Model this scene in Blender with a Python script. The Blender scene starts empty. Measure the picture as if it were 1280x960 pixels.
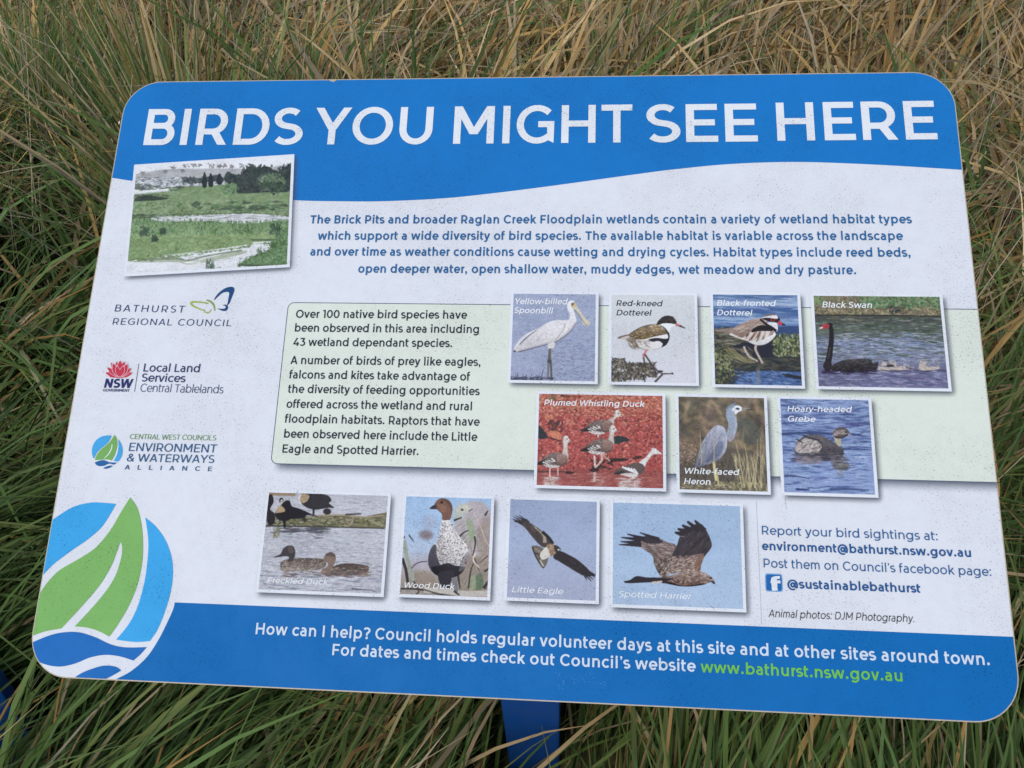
import bpy, bmesh, math, random
import numpy as np
from mathutils import Matrix, Vector

# ---------------------------------------------------------------- camera, sky, sun, exposure
C = bpy.context.scene.collection
SW, SH = 1.189, 0.843                      # the sign board, an A0 sheet, metres
TILT = math.radians(33)                    # board's slope from the horizontal
BOT = 0.74                                 # height of the board's lower edge

# how the board is seen: homography of its rectangle -> focal length and pose of the camera
QUAD = np.array([(160, 102.5), (1190, 89.5), (1280, 906), (31, 845)], float)   # TL TR BR BL in the 1280x960 photograph
def _hom(src, dst):
    A = []
    for (x, y), (u, v) in zip(src, dst):
        A.append([x, y, 1, 0, 0, 0, -u*x, -u*y, -u]); A.append([0, 0, 0, x, y, 1, -v*x, -v*y, -v])
    return np.linalg.svd(np.array(A))[2][-1].reshape(3, 3)
BOARD = np.array([(0, SH), (SW, SH), (SW, 0), (0, 0)], float)
Hm = _hom(BOARD, QUAD - np.array([640, 480]))
FPX = 1007.9
_K = np.diag([1/FPX, 1/FPX, 1.0])
_a, _b, _t = (_K @ Hm).T
_s = 1/np.linalg.norm(_a)
_r1 = _a*_s; _t = _t*_s
if _t[2] < 0: _r1, _b, _t = -_r1, -_b, -_t
_r2 = _b - _r1*(_r1 @ _b); _r2 /= np.linalg.norm(_r2); _r3 = np.cross(_r1, _r2)
R_sc = np.column_stack([_r1, _r2, _r3])    # board axes in the camera's frame (x right, y down, z forward)
cam_sign = -R_sc.T @ _t
SIGN_M = Matrix.Translation((-SW/2, 0, BOT)) @ Matrix.Rotation(TILT, 4, 'X')   # board coords -> world
cam = bpy.data.cameras.new('camera'); cam_o = bpy.data.objects.new('camera', cam); C.objects.link(cam_o)
_ax = R_sc.T                                # columns: camera x, y, z in board axes
M = Matrix(((_ax[0, 0], -_ax[0, 1], -_ax[0, 2], cam_sign[0]),
            (_ax[1, 0], -_ax[1, 1], -_ax[1, 2], cam_sign[1]),
            (_ax[2, 0], -_ax[2, 1], -_ax[2, 2], cam_sign[2]), (0, 0, 0, 1)))
cam_o.matrix_world = SIGN_M @ M
cam.sensor_width = 36; cam.lens = FPX/1280*36; cam.clip_start = 0.05; cam.clip_end = 1000
sc = bpy.context.scene; sc.camera = cam_o

w = bpy.data.worlds.new('World'); sc.world = w; w.use_nodes = True
nt = w.node_tree; bg = nt.nodes['Background']
sky = nt.nodes.new('ShaderNodeTexSky'); sky.sky_type = 'NISHITA'; sky.sun_disc = False
SUN_EL, SUN_AZ = math.radians(52), math.radians(205)
sky.sun_elevation = SUN_EL; sky.sun_rotation = SUN_AZ
sky.air_density = 1.0; sky.dust_density = 1.2; sky.ozone_density = 1.2
nt.links.new(sky.outputs[0], bg.inputs[0]); bg.inputs[1].default_value = 0.11
sun = bpy.data.lights.new('sun', 'SUN'); sun.energy = 1.0; sun.angle = math.radians(25); sun.color = (1, .97, .93)
sun_o = bpy.data.objects.new('sun', sun); C.objects.link(sun_o)
_d = Vector((math.sin(SUN_AZ)*math.cos(SUN_EL), math.cos(SUN_AZ)*math.cos(SUN_EL), math.sin(SUN_EL)))
sun_o.rotation_euler = _d.to_track_quat('Z', 'Y').to_euler(); sun_o.location = _d*20
vs = sc.view_settings; vs.view_transform = 'Standard'; vs.look = 'None'; vs.gamma = 1; vs.exposure = 0.49

# ---------------------------------------------------------------- helpers
_Hi = np.linalg.inv(_hom(BOARD, QUAD))
def S(x, y=None):                           # measured photo pixel -> metres on the board
    if y is None: x, y = x
    q = _Hi @ np.array([x, y, 1.0]); return q[:2]/q[2]
def SS(pts): return [tuple(S(p)) for p in pts]
def crop(x0, y0, sc_): return lambda X, Y: (x0 + X/sc_, y0 + Y/sc_)
def lin(c):
    c = np.asarray(c, float)/255.0
    return np.where(c <= .04045, c/12.92, ((c+.055)/1.055)**2.4)
WHITE = lin((219, 223, 236))
def ink(c): return np.clip(lin(c)/WHITE*0.78, 0.004, 0.85)    # printed colour (reflectance) from its look beside the white of the sheet
def tag(o, label=None, cat=None, group=None, kind=None):
    if label: o['label'] = label
    if cat: o['category'] = cat
    if group: o['group'] = group
    if kind: o['kind'] = kind
    return o
def mesh_obj(name, verts, faces, mats, parent=None, cols=None, fm=None, smooth=False, alpha=None):
    me = bpy.data.meshes.new(name)
    verts = np.asarray(verts, np.float32)
    me.from_pydata(verts.tolist(), [], faces)
    for m in (mats if isinstance(mats, (list, tuple)) else [mats]): me.materials.append(m)
    if fm is not None: me.polygons.foreach_set('material_index', np.asarray(fm, np.int32))
    if cols is not None:
        at = me.color_attributes.new('ink', 'FLOAT_COLOR', 'POINT')
        cc = np.ones((len(verts), 4), np.float32); cc[:, :3] = cols
        if alpha is not None: cc[:, 3] = alpha
        at.data.foreach_set('color', cc.ravel())
    me.polygons.foreach_set('use_smooth', [smooth]*len(me.polygons))
    me.update()
    o = bpy.data.objects.new(name, me); C.objects.link(o)
    if parent: o.parent = parent
    return o
class MB:                                   # collects coloured polygons at their heights, links them as one mesh
    def __init__(s): s.v = []; s.f = []; s.c = []; s.a = []; s.m = []
    def poly(s, pts, z, col, mat=0, alpha=1.0):
        i = len(s.v); pts = list(pts)
        if len(pts) < 3: return
        ar = sum(pts[k][0]*pts[(k+1) % len(pts)][1] - pts[(k+1) % len(pts)][0]*pts[k][1] for k in range(len(pts)))
        if ar < 0: pts = pts[::-1]
        for p in pts: s.v.append((p[0], p[1], z)); s.c.append(col); s.a.append(alpha)
        s.f.append(tuple(range(i, i+len(pts)))); s.m.append(mat)
    def grid(s, P, cols, alpha=None, mat=0):
        n, m = P.shape[:2]; i = len(s.v)
        s.v += P.reshape(-1, 3).tolist(); s.c += cols.reshape(-1, 3).tolist()
        s.a += (np.ones(n*m) if alpha is None else alpha.ravel()).tolist()
        for r in range(n-1):
            for k in range(m-1):
                q = i + r*m + k; s.f.append((q, q+1, q+m+1, q+m)); s.m.append(mat)
    def build(s, name, mats, parent): return mesh_obj(name, s.v, s.f, mats, parent, np.array(s.c), s.m, alpha=np.array(s.a))

def nodes(name):
    m = bpy.data.materials.new(name); m.use_nodes = True
    t = m.node_tree; b = t.nodes['Principled BSDF']
    return m, t, b
def N(t, kind, **kw):
    n = t.nodes.new(kind)
    for k, v in kw.items():
        if k in n.inputs: n.inputs[k].default_value = v
        else: setattr(n, k, v)
    return n
def math_(t, op, a, b=None):
    n = t.nodes.new('ShaderNodeMath'); n.operation = op
    for i, x in enumerate((a, b)):
        if x is None: continue
        if isinstance(x, (int, float)): n.inputs[i].default_value = x
        else: t.links.new(x, n.inputs[i])
    return n.outputs[0]
def ramp(t, src, p0, p1):
    n = t.nodes.new('ShaderNodeMapRange'); n.inputs[1].default_value = p0; n.inputs[2].default_value = p1
    t.links.new(src, n.inputs[0]); return n.outputs[0]
def mix(t, fac, a, b):
    n = t.nodes.new('ShaderNodeMix'); n.data_type = 'RGBA'
    t.links.new(fac, n.inputs[0]) if not isinstance(fac, float) else setattr(n.inputs[0], 'default_value', fac)
    for i, x in ((6, a), (7, b)):
        if isinstance(x, tuple): n.inputs[i].default_value = x
        else: t.links.new(x, n.inputs[i])
    return n.outputs[2]

def print_material(name, see_through=False):
    m, t, b = nodes(name)
    at = N(t, 'ShaderNodeVertexColor', layer_name='ink')
    tc = N(t, 'ShaderNodeTexCoord')
    def noise(scale, detail=2.0, rough=.5, vec=None):
        n = N(t, 'ShaderNodeTexNoise', Scale=scale, Detail=detail, Roughness=rough)
        t.links.new(vec if vec is not None else tc.outputs['Object'], n.inputs['Vector']); return n.outputs['Fac']
    # grime: specks of dried mud and spores, gathered in drifts, and a thin film
    mp = N(t, 'ShaderNodeMapping'); mp.inputs['Scale'].default_value = (1, 1.35, 1); mp.inputs['Rotation'].default_value = (0, 0, .5)
    t.links.new(tc.outputs['Object'], mp.inputs['Vector'])
    drift = ramp(t, noise(7, 4, .65), .42, .66)
    sp1 = ramp(t, noise(420, 1.0, .5, mp.outputs[0]), .64, .71)
    sp2 = ramp(t, noise(210, 2.0, .6, mp.outputs[0]), .67, .73)
    sp3 = ramp(t, noise(900, 1.0), .58, .72)
    k = math_(t, 'MULTIPLY', math_(t, 'ADD', math_(t, 'MULTIPLY', sp1, .62), math_(t, 'ADD', math_(t, 'MULTIPLY', sp2, .7), math_(t, 'MULTIPLY', sp3, .2))),
              math_(t, 'ADD', math_(t, 'MULTIPLY', drift, 1.1), .12))
    kk = t.nodes.new('ShaderNodeClamp'); t.links.new(k, kk.inputs[0]); kk.inputs[2].default_value = .5
    sm_ = N(t, 'ShaderNodeMix', data_type='RGBA', blend_type='MULTIPLY'); t.links.new(kk.outputs[0], sm_.inputs[0]); t.links.new(at.outputs['Color'], sm_.inputs[6]); sm_.inputs[7].default_value = (.20, .185, .18, 1); c1 = sm_.outputs[2]
    film = math_(t, 'MULTIPLY', math_(t, 'ADD', math_(t, 'MULTIPLY', drift, .8), math_(t, 'MULTIPLY', ramp(t, noise(60, 5, .75), .4, .7), .8)), .11)
    vm = N(t, 'ShaderNodeMix', data_type='RGBA', blend_type='MULTIPLY'); t.links.new(film, vm.inputs[0]); t.links.new(c1, vm.inputs[6]); vm.inputs[7].default_value = (.42, .39, .38, 1); c2 = vm.outputs[2]
    t.links.new(c2, b.inputs['Base Color'])
    b.inputs['Specular IOR Level'].default_value = .08
    rg = math_(t, 'ADD', math_(t, 'MULTIPLY', drift, .15), .5); t.links.new(rg, b.inputs['Roughness'])
    if see_through: t.links.new(at.outputs['Alpha'], b.inputs['Alpha'])
    return m
M_PRINT = print_material('weathered_print')
M_TINT = print_material('thin_ink', True)
def metal(name, base, rough, spec=.4, scale=60, amt=.25):
    m, t, b = nodes(name)
    tc = N(t, 'ShaderNodeTexCoord'); n = N(t, 'ShaderNodeTexNoise', Scale=scale, Detail=4.0)
    t.links.new(tc.outputs['Object'], n.inputs['Vector'])
    c = mix(t, math_(t, 'MULTIPLY', ramp(t, n.outputs['Fac'], .4, .75), amt), tuple(base)+(1,), tuple(x*.55+.03 for x in base)+(1,))
    t.links.new(c, b.inputs['Base Color']); b.inputs['Roughness'].default_value = rough; b.inputs['Specular IOR Level'].default_value = spec
    return m
M_EDGE = metal('raw_aluminium_edge', (.55, .46, .33), .5, .5, 120, .5)
M_BLUE = metal('blue_powder_coat', (.005, .068, .27), .42, .35, 30, .35)
M_BOLT = metal('zinc_bolt', (.35, .35, .36), .35, .5)
# ---------------------------------------------------------------- lettering: a geometric sans drawn with a broad pen (cap height 700)
def arc(cx, cy, rx, ry, a0, a1, n=None):
    n = n or max(4, int(abs(a1-a0)/13))
    return [(cx+rx*math.cos(math.radians(a0+(a1-a0)*i/n)), cy+ry*math.sin(math.radians(a0+(a1-a0)*i/n))) for i in range(n+1)]
XH, CAP, ASC, DSC = 532, 700, 742, -195
def glyph(ch, w):
    h = w/2; v = .86*h; T = CAP-v; B = v; s = 78; S_ = []; P_ = []
    st = lambda *p: S_.append((list(p), False))
    cl = lambda p: S_.append((p, True))
    dg = lambda x0, y0, x1, y1, t=None: P_.append([(x0-(t or w*1.06)/2, y0), (x0+(t or w*1.06)/2, y0), (x1+(t or w*1.06)/2, y1), (x1-(t or w*1.06)/2, y1)])
    x0 = s+h; adv = 0
    def fr(W): return s+W-h
    if ch == ' ': adv = 265
    elif ch == 'I': st((x0, 0), (x0, CAP)); adv = 2*s+w
    elif ch == 'H':
        x1 = fr(610); st((x0, 0), (x0, CAP)); st((x1, 0), (x1, CAP)); st((x0, 355), (x1, 355)); adv = x1+h+s
    elif ch in 'EFL':
        W = {'E': 500, 'F': 485, 'L': 460}[ch]; st((x0, 0), (x0, CAP))
        if ch != 'L': st((x0, T), (s+W-8, T)); st((x0, 358 if ch == 'E' else 330), (s+W-45, 358 if ch == 'E' else 330))
        if ch != 'F': st((x0, B), (s+W, B))
        adv = s+W+35
    elif ch == 'T': st((25, T), (575, T)); st((300, 0), (300, T)); adv = 600
    elif ch == 'D':
        x1 = fr(625); st(*([(x0, T)] + arc(x1-270, 350, 270, T-350, 90, -90) + [(x0, B)])); st((x0, 0), (x0, CAP)); adv = x1+h+42
    elif ch in 'BPR':
        W = 540; m = {'B': 372, 'P': 250, 'R': 255}[ch]; x1 = fr(W-(25 if ch == 'B' else 0)); r = (T-m)/2
        st((x0, 0), (x0, CAP)); st(*([(x0, T), (x1-r, T)] + arc(x1-r, m+r, r, r, 90, -90) + [(x0, m)]))
        if ch == 'B':
            x1 = fr(W+5); r = (m-B)/2; st(*([(x0, m), (x1-r, m)] + arc(x1-r, B+r, r, r, 90, -90) + [(x0, B)]))
        if ch == 'R': dg(s+W-60, 0, s+W-235, m+20, w*1.22)
        adv = s+W+(62 if ch == 'R' else 50)
    elif ch in 'OCGQ':
        cx = 42+370; rx, ry = 370-h, 360-v
        if ch == 'O': cl(arc(cx, 350, rx, ry, 0, 360)[:-1]); adv = cx*2
        elif ch == 'C': st(*arc(cx, 350, rx, ry, 42, 318)); adv = 720
        else:
            st(*(arc(cx, 350, rx, ry, 44, 310) + [(cx+rx*.8, 95), (cx+rx*.8, 340)])); st((cx+20, 350), (cx+rx*.8+h, 350)); adv = 772
    elif ch == 'S':
        cx = 295; ru = (CAP+8-2*v)/4; yt = CAP+8-v
        st(*(arc(cx, yt-ru, 208-h*.2, ru, 38, 262) + arc(cx, B-8+ru, 225-h*.2, ru, 82, -146))); adv = 580
    elif ch == 'U':
        x1 = fr(600); r = (x1-x0)/2; st(*([(x0, CAP), (x0, r+B-10)] + arc(x0+r, r+B-10, r, r, 180, 360) + [(x1, CAP)])); adv = x1+h+s-4
    elif ch == 'J': st(*([(330, CAP)] + arc(330-170, B+165, 170, 170, 0, -135))); adv = 330+h+s
    elif ch == 'N': x1 = fr(620); st((x0, 0), (x0, CAP)); st((x1, 0), (x1, CAP)); dg(x0, CAP, x1, 0, w*1.18); adv = x1+h+s
    elif ch == 'M':
        x1 = fr(735); st((x0, 0), (x0, CAP)); st((x1, 0), (x1, CAP)); cx = (x0+x1)/2
        dg(x0+4, CAP, cx, 175, w*1.15); dg(x1-4, CAP, cx, 175, w*1.15); adv = x1+h+s
    elif ch == 'A':
        dg(12+h, 0, 345, CAP); dg(678-h, 0, 345, CAP); st((150, 205), (540, 205)); adv = 690
    elif ch == 'V': dg(8+h, CAP, 335, 0); dg(662-h, CAP, 335, 0); adv = 670
    elif ch == 'W':
        a = [10+h, 285, 515, 745, 1020-h]
        for i in range(4): dg(a[i], CAP if i % 2 == 0 else 0, a[i+1], 0 if i % 2 == 0 else CAP, w*1.02)
        adv = 1030
    elif ch == 'Y': dg(2+h, CAP, 325, 285, w*1.16); dg(648-h, CAP, 325, 285, w*1.16); st((325, 0), (325, 300)); adv = 650
    elif ch == 'K': st((x0, 0), (x0, CAP)); dg(x0, 200, 560, CAP, w*1.3); dg(310, 380, 590, 0, w*1.25); adv = 660
    # lower case
    elif ch in 'nhmru':
        W = 495; x1 = fr(W); r = (x1-x0)/2; yt = XH+10-v
        st((x0, 0), (x0, ASC if ch == 'h' else XH)) if ch != 'u' else st((x1, 0), (x1, XH))
        if ch in 'nh': st(*(arc(x0+r, yt-r, r, r, 180, 0) + [(x1, 0)])); adv = x1+h+s-8
        if ch == 'u': st(*([(x0, XH)] + arc(x0+r, r+v-10, r, r, 180, 360) + [(x1, XH)])); adv = x1+h+s
        if ch == 'm':
            r = 158; st(*(arc(x0+r, yt-r, r, r, 180, 0) + [(x0+2*r, 0)])); st(*(arc(x0+3*r, yt-r, r, r, 180, 0) + [(x0+4*r, 0)])); adv = x0+4*r+h+s-8
        if ch == 'r': st(*arc(x0+185, yt-185, 185, 185, 180, 88)); adv = x0+205
    elif ch in 'obdpqgce':
        R = 283; cx0 = 40+R if ch in 'odqgce' else s+R; ry = XH/2+9-v; cy = XH/2
        if ch in 'obdpqg': cl(arc(cx0, cy, R-h, ry, 0, 360)[:-1]); adv = 40+2*R+40
        if ch in 'bp': st((x0, 0 if ch == 'b' else DSC), (x0, ASC if ch == 'b' else XH)); adv = s+2*R+40
        if ch in 'dq': x1 = cx0+R-h; st((x1, DSC if ch == 'q' else 0), (x1, ASC if ch == 'd' else XH)); adv = cx0+R+s
        if ch == 'g':
            x1 = cx0+R-h; st(*([(x1, XH)] + arc(cx0-10, 20, x1-cx0+10, 222-v, 0, -142))); adv = cx0+R+s
        if ch == 'c': st(*arc(cx0, cy, R-h, ry, 44, 316)); adv = 535
        if ch == 'e': st(*arc(cx0-6, cy, R-6-h, ry, 0, 318)); st((cx0-R+h, cy-4), (cx0+R-12-h*.2, cy-4)); adv = 590
    elif ch == 'a':
        x1 = 40+440-h; r = 200-h*.4; yt = XH+10-v; yb = 308-v*.2
        st(*([(x1, 0), (x1, yt-r)] + arc(x1-r, yt-r, r, r, 0, 128)))
        rb = (yb-v+6)/2; st(*([(x1, yb), (40+h+rb, yb)] + arc(40+h+rb, yb-rb, rb, rb, 90, 270) + [(x1-70, v-6), (x1, 95)])); adv = x1+h+s
    elif ch == 's':
        cx = 232; ru = (XH+18-2*v)/4; yt = XH+9-v
        st(*(arc(cx, yt-ru, 165-h*.15, ru, 36, 262) + arc(cx, v-9+ru, 178-h*.15, ru, 82, -148))); adv = 462
    elif ch in 'il': st((x0, 0), (x0, XH if ch == 'i' else ASC)); adv = 2*s+w
    elif ch == 'k': st((x0, 0), (x0, ASC)); dg(x0, 150, 470, XH, w*1.3); dg(270, 300, 510, 0, w*1.2); adv = 560
    elif ch == 't': st(*([(120, 680)] + arc(120+125, 140, 125, 140-v+6, 180, 292))); st((12, XH-v), (320, XH-v)); adv = 350
    elif ch == 'f': st(*([(120, 0)] + arc(120+135, 600, 135, ASC+8-v-600, 180, 68))); st((12, XH-v-10), (310, XH-v-10)); adv = 335
    elif ch == 'v': dg(6+h, XH, 272, 0); dg(538-h, XH, 272, 0); adv = 544
    elif ch == 'w':
        a = [8+h, 232, 425, 618, 842-h]
        for i in range(4): dg(a[i], XH if i % 2 == 0 else 0, a[i+1], 0 if i % 2 == 0 else XH, w*.98)
        adv = 850
    elif ch == 'x': dg(14+h, 0, 520-h, XH, w*1.2); dg(14+h, XH, 520-h, 0, w*1.2); adv = 534
    elif ch == 'y': dg(6+h, XH, 275, 0); dg(538-h, XH, 215, -120); st((205, -100), (150, DSC+v+10), (55, DSC+v+25)); adv = 544
    elif ch == 'z': st((40, XH-v), (450, XH-v)); st((30, v), (455, v)); dg(95, v, 395, XH-v, w*1.2); adv = 485
    elif ch == '0': cl(arc(325, 350, 285-h, 360-v, 0, 360)[:-1]); adv = 650
    elif ch == '1': x1 = 250; st((x1, 0), (x1, CAP)); st((60, T), (x1, T)); adv = 390
    elif ch == '4': dg(95, 170, 400, CAP, w*1.1); st((40, 175), (600, 175)); st((450, 0), (450, 340)); adv = 630
    elif ch == '3':
        st((70, T), (480, T)); dg(300, 385, 470, T, w*1.2); r = (400-B)/2
        st(*([(250, 400)] + arc(285, B+r-4, 225, r, 90, -140))); adv = 590
    elif ch == '?': st(*(arc(250, 505, 190, 195-v, 155, -30) + [(275, 310), (275, 190)])); adv = 510; P_.append(arc(275, 62, w*.62, w*.62, 0, 360)[:-1])
    elif ch in '.,:': 
        r = w*.62; P_.append(arc(60+r, r, r, r, 0, 360)[:-1]); adv = 120+2*r
        if ch == ':': P_.append(arc(60+r, XH-r, r, r, 0, 360)[:-1])
        if ch == ',': P_.append([(60+r*.5, 0), (60+2*r, r), (60+r*1.3, -120), (60+r*.5, -120)])
    elif ch == "'": P_.append(arc(60+w*.55, 660, w*.55, w*.55, 0, 360)[:-1]); P_.append([(60+w*.5, 660), (60+w*1.1, 660), (60+w*.8, 510), (60+w*.2, 510)]); adv = 110+w
    elif ch == '-': st((40, 262), (330, 262)); adv = 370
    elif ch == '@':
        cx, cy = 480, 260; cl(arc(cx, cy, 185-h*.7, 195-v*.7, 0, 360)[:-1])
        st(*([(cx+180, 460), (cx+180, 150)] + arc(cx+280, 150, 100, 95, 180, 300) + arc(cx, cy, 430-h, 430-v, -8, 298, 26))); adv = 960
    elif ch == '&':
        st((600, 0), (205, 455), *arc(300, 540, 128, 160-v, 205, -30), (215, 350), *arc(265, 195, 205, 200-v, 130, 300), (480, 120), (590, 330)); adv = 640
    if ch == 'i': P_.append(arc(x0, 668, w*.62, w*.62, 0, 360)[:-1])
    return adv, S_, P_
def pen(pts, closed, w):                     # outline quads of a pen stroke
    h = w/2; v = .86*h; p = [np.array(q, float) for q in pts]
    p = [q for i, q in enumerate(p) if i == 0 or np.linalg.norm(q-p[i-1]) > 1e-3]
    n = len(p); L = []; R = []
    for i in range(n):
        a = p[i-1] if (i > 0 or closed) else None; b = p[(i+1) % n] if (i < n-1 or closed) else None
        d1 = None if a is None else (p[i]-a)/np.linalg.norm(p[i]-a); d2 = None if b is None else (b-p[i])/np.linalg.norm(b-p[i])
        if d1 is None: d1 = d2
        if d2 is None: d2 = d1
        n1 = np.array([-d1[1], d1[0]]); n2 = np.array([-d2[1], d2[0]]); m = n1+n2; m /= max(np.linalg.norm(m), 1e-6)
        k = 1/max(.5, m @ n1); th = math.hypot(m[0]*h, m[1]*v)*k
        L.append(p[i]+m*th); R.append(p[i]-m*th)
    return [(L[i], L[(i+1) % n], R[(i+1) % n], R[i]) for i in range(n if closed else n-1)]
def text(mb, s, p0, p1, cap, w, col, z, ital=0.0, track=0):
    """s set on the board between two measured baseline points (photo px); cap = cap height in photo px, w = stroke weight"""
    a = S(p0); b = S(p1); up = np.array([0, 1.0])
    q = S(p0[0], p0[1]-cap); cm = math.hypot(*(q-a)) if cap else 0
    adv = 0; items = []
    for i, ch in enumerate(s):
        A, st, po = glyph(ch, w); items.append((adv, st, po)); adv += A+track
        if ch != ' ' and A == 0: print('NO GLYPH', ch)
    lead = 60; tot = adv-track-2*lead
    sx = math.hypot(*(b-a))/tot; sy = cm/CAP if cap else sx
    d = (b-a)/np.linalg.norm(b-a)
    n = np.array([-d[1], d[0]])
    def X(p): 
        x = (p[0]+off-lead+p[1]*ital); return tuple(a + d*(x*sx) + n*(p[1]*sy))
    col = ink(col)
    for off, st, po in items:
        k = 0
        for pts, closed in st:
            for qd in pen(pts, closed, w): mb.poly([X(p) for p in qd], z+k*1.5e-5, col)
            k += 1
        for pl in po: mb.poly([X(p) for p in pl], z+k*1.5e-5, col); k += 1
    return sx/sy
# ---------------------------------------------------------------- the sign
RAD = 0.054
def rrect(x0, y0, x1, y1, r, n=14):
    P = []
    for cx, cy, a in ((x1-r, y1-r, 0), (x0+r, y1-r, 90), (x0+r, y0+r, 180), (x1-r, y0+r, 270)):
        P += [(cx+r*math.cos(math.radians(a+90*i/n)), cy+r*math.sin(math.radians(a+90*i/n))) for i in range(n+1)]
    return P
INSET = rrect(.0014, .0014, SW-.0014, SH-.0014, RAD-.0014)
def clip(poly, conv=INSET):                  # cut a printed shape at the sheet's edge
    out = list(poly)
    for i in range(len(conv)):
        a, b = conv[i], conv[(i+1) % len(conv)]; src, out = out, []
        ins = lambda p: (b[0]-a[0])*(p[1]-a[1]) - (b[1]-a[1])*(p[0]-a[0]) >= -1e-9
        for k in range(len(src)):
            p, q = src[k-1], src[k]; ip, iq = ins(p), ins(q)
            if ip != iq:
                den = (b[0]-a[0])*(q[1]-p[1]) - (b[1]-a[1])*(q[0]-p[0]); t = ((b[0]-a[0])*(a[1]-p[1]) - (b[1]-a[1])*(a[0]-p[0]))/den
                out.append((p[0]+(q[0]-p[0])*t, p[1]+(q[1]-p[1])*t))
            if iq: out.append(q)
        if not out: return []
    return out
def smooth(pts, closed=False, n=6):          # Catmull-Rom through measured points
    p = [np.array(q, float) for q in pts]; L = len(p); out = []
    for i in range(L if closed else L-1):
        a = p[(i-1) % L] if closed or i > 0 else p[0]; b = p[i]; c = p[(i+1) % L]; d = p[(i+2) % L] if closed or i < L-2 else p[-1]
        for k in range(n):
            t = k/n; out.append(tuple(.5*(2*b + (c-a)*t + (2*a-5*b+4*c-d)*t*t + (3*b-a-3*c+d)*t**3)))
    if not closed: out.append(tuple(p[-1]))
    return out
def empty(name, loc=(0, 0, 0)):
    o = bpy.data.objects.new(name, None); C.objects.link(o); o.location = loc; o.empty_display_size = .1; return o

sign = empty('information_sign')
tag(sign, 'large white and blue wetland bird information sign tilted on a blue post above long grass', 'information sign')
def part(o):                                 # hang a part modelled on the board's plane on the sign
    o.parent = sign; o.matrix_local = SIGN_M; return o

# aluminium sheet with rounded corners
TH = .004
bm = bmesh.new(); out = rrect(0, 0, SW, SH, RAD)
top = [bm.verts.new((x, y, 0)) for x, y in out]; bot = [bm.verts.new((x, y, -TH)) for x, y in out]
inn = [bm.verts.new((x, y, 0.00012)) for x, y in INSET]
ft = bm.faces.new(inn); bm.faces.new(bot[::-1])
n_ = len(out); side = []
for i in range(n_):
    j = (i+1) % n_; side += [bm.faces.new((bot[i], bot[j], top[j], top[i])), bm.faces.new((top[i], top[j], inn[j], inn[i]))]
me = bpy.data.meshes.new('board'); me.materials.append(M_EDGE); me.materials.append(M_PRINT); ft.material_index = 1
bm.to_mesh(me); bm.free()
at = me.color_attributes.new('ink', 'FLOAT_COLOR', 'POINT'); at.data.foreach_set('color', list(ink((219, 223, 236)))[:3].__add__([1.0])*len(me.vertices))
board = bpy.data.objects.new('board', me); C.objects.link(board); part(board); board['label'] = 'white printed sheet with rounded corners'

mm = .001
HEAD = (30, 118, 197); FOOT = (18, 106, 181)
hm = MB()
edge = smooth([(131, 221), (163.6, 226), (230, 236), (300, 245), (367.8, 250.3), (420, 251.6), (480, 251.6), (555, 247.9), (621.5, 241), (688, 232.6), (755, 223.4), (820, 214.5),
               (850, 211), (900.4, 206), (950.8, 203.3), (1001, 202.6), (1051.5, 204), (1118.7, 207.2), (1212, 213)])
hm.poly(clip(SS(edge) + [(SW+.02, SH+.02), (-.02, SH+.02)]), .30*mm, ink(HEAD))
hm.poly(SS([(411, 99.4), (413, 101.6), (417, 102.6), (420, 100.8), (422, 99.3)]), .42*mm, ink((190, 178, 158)))      # chipped paint on the rim
hm.poly(SS([(148.4, 152), (150.4, 151), (150.2, 154), (147.9, 156)]), .42*mm, ink((205, 200, 192)))
o = hm.build('header_band', [M_PRINT], sign); part(o); o['label'] = 'blue wavy header band'
E5 = crop(0, 600, 2.667)
fm_ = MB()
curve = smooth([E5(*p) for p in ((583, 408), (577, 432), (560, 470), (530, 530), (490, 590), (440, 635), (395, 660), (360, 676))])
fm_.poly(clip(SS([(1300, 797.4)] + curve) + [tuple(S(330, 900)), (SW+.05, -.05)]), .30*mm, ink(FOOT))
# pale scuffs below the second line
rs = random.Random(4)
for i in range(46):
    cx, cy = rs.gauss(712, 18), rs.gauss(851, 4.5); r = rs.uniform(.25, .9)
    fm_.poly(SS([(cx+r*math.cos(a)*rs.uniform(.5, 1.5), cy+r*.8*math.sin(a)*rs.uniform(.5, 1.4)) for a in (0, 1, 2, 3, 4, 5)]), .5*mm+i*1e-6*8, ink((75, 140, 205)))
o = fm_.build('footer_band', [M_PRINT], sign); part(o); o['label'] = 'blue footer band'

em = MB(); z = .6*mm
def sh(pts, col, cuts=True, n=5): em.poly(clip(SS(smooth([E5(*p) for p in pts], True, n) if cuts else [E5(*p) for p in pts])), z, ink(col))
def edgeline(*a): return smooth([E5(*p) for p in a], False, 6)
def sh2(*segs, col): em.poly(clip(SS(sum([edgeline(*s) for s in segs], []))), z, ink(col))
LB = (62, 165, 232); GR = (126, 180, 105); DB = (34, 108, 188)
sh2([(388, 80), (345, 76), (300, 76), (240, 92), (175, 133)], [(165, 140), (135, 320)], [(143, 318), (180, 280), (240, 235), (300, 193), (345, 150), (388, 80)], col=LB)
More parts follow.
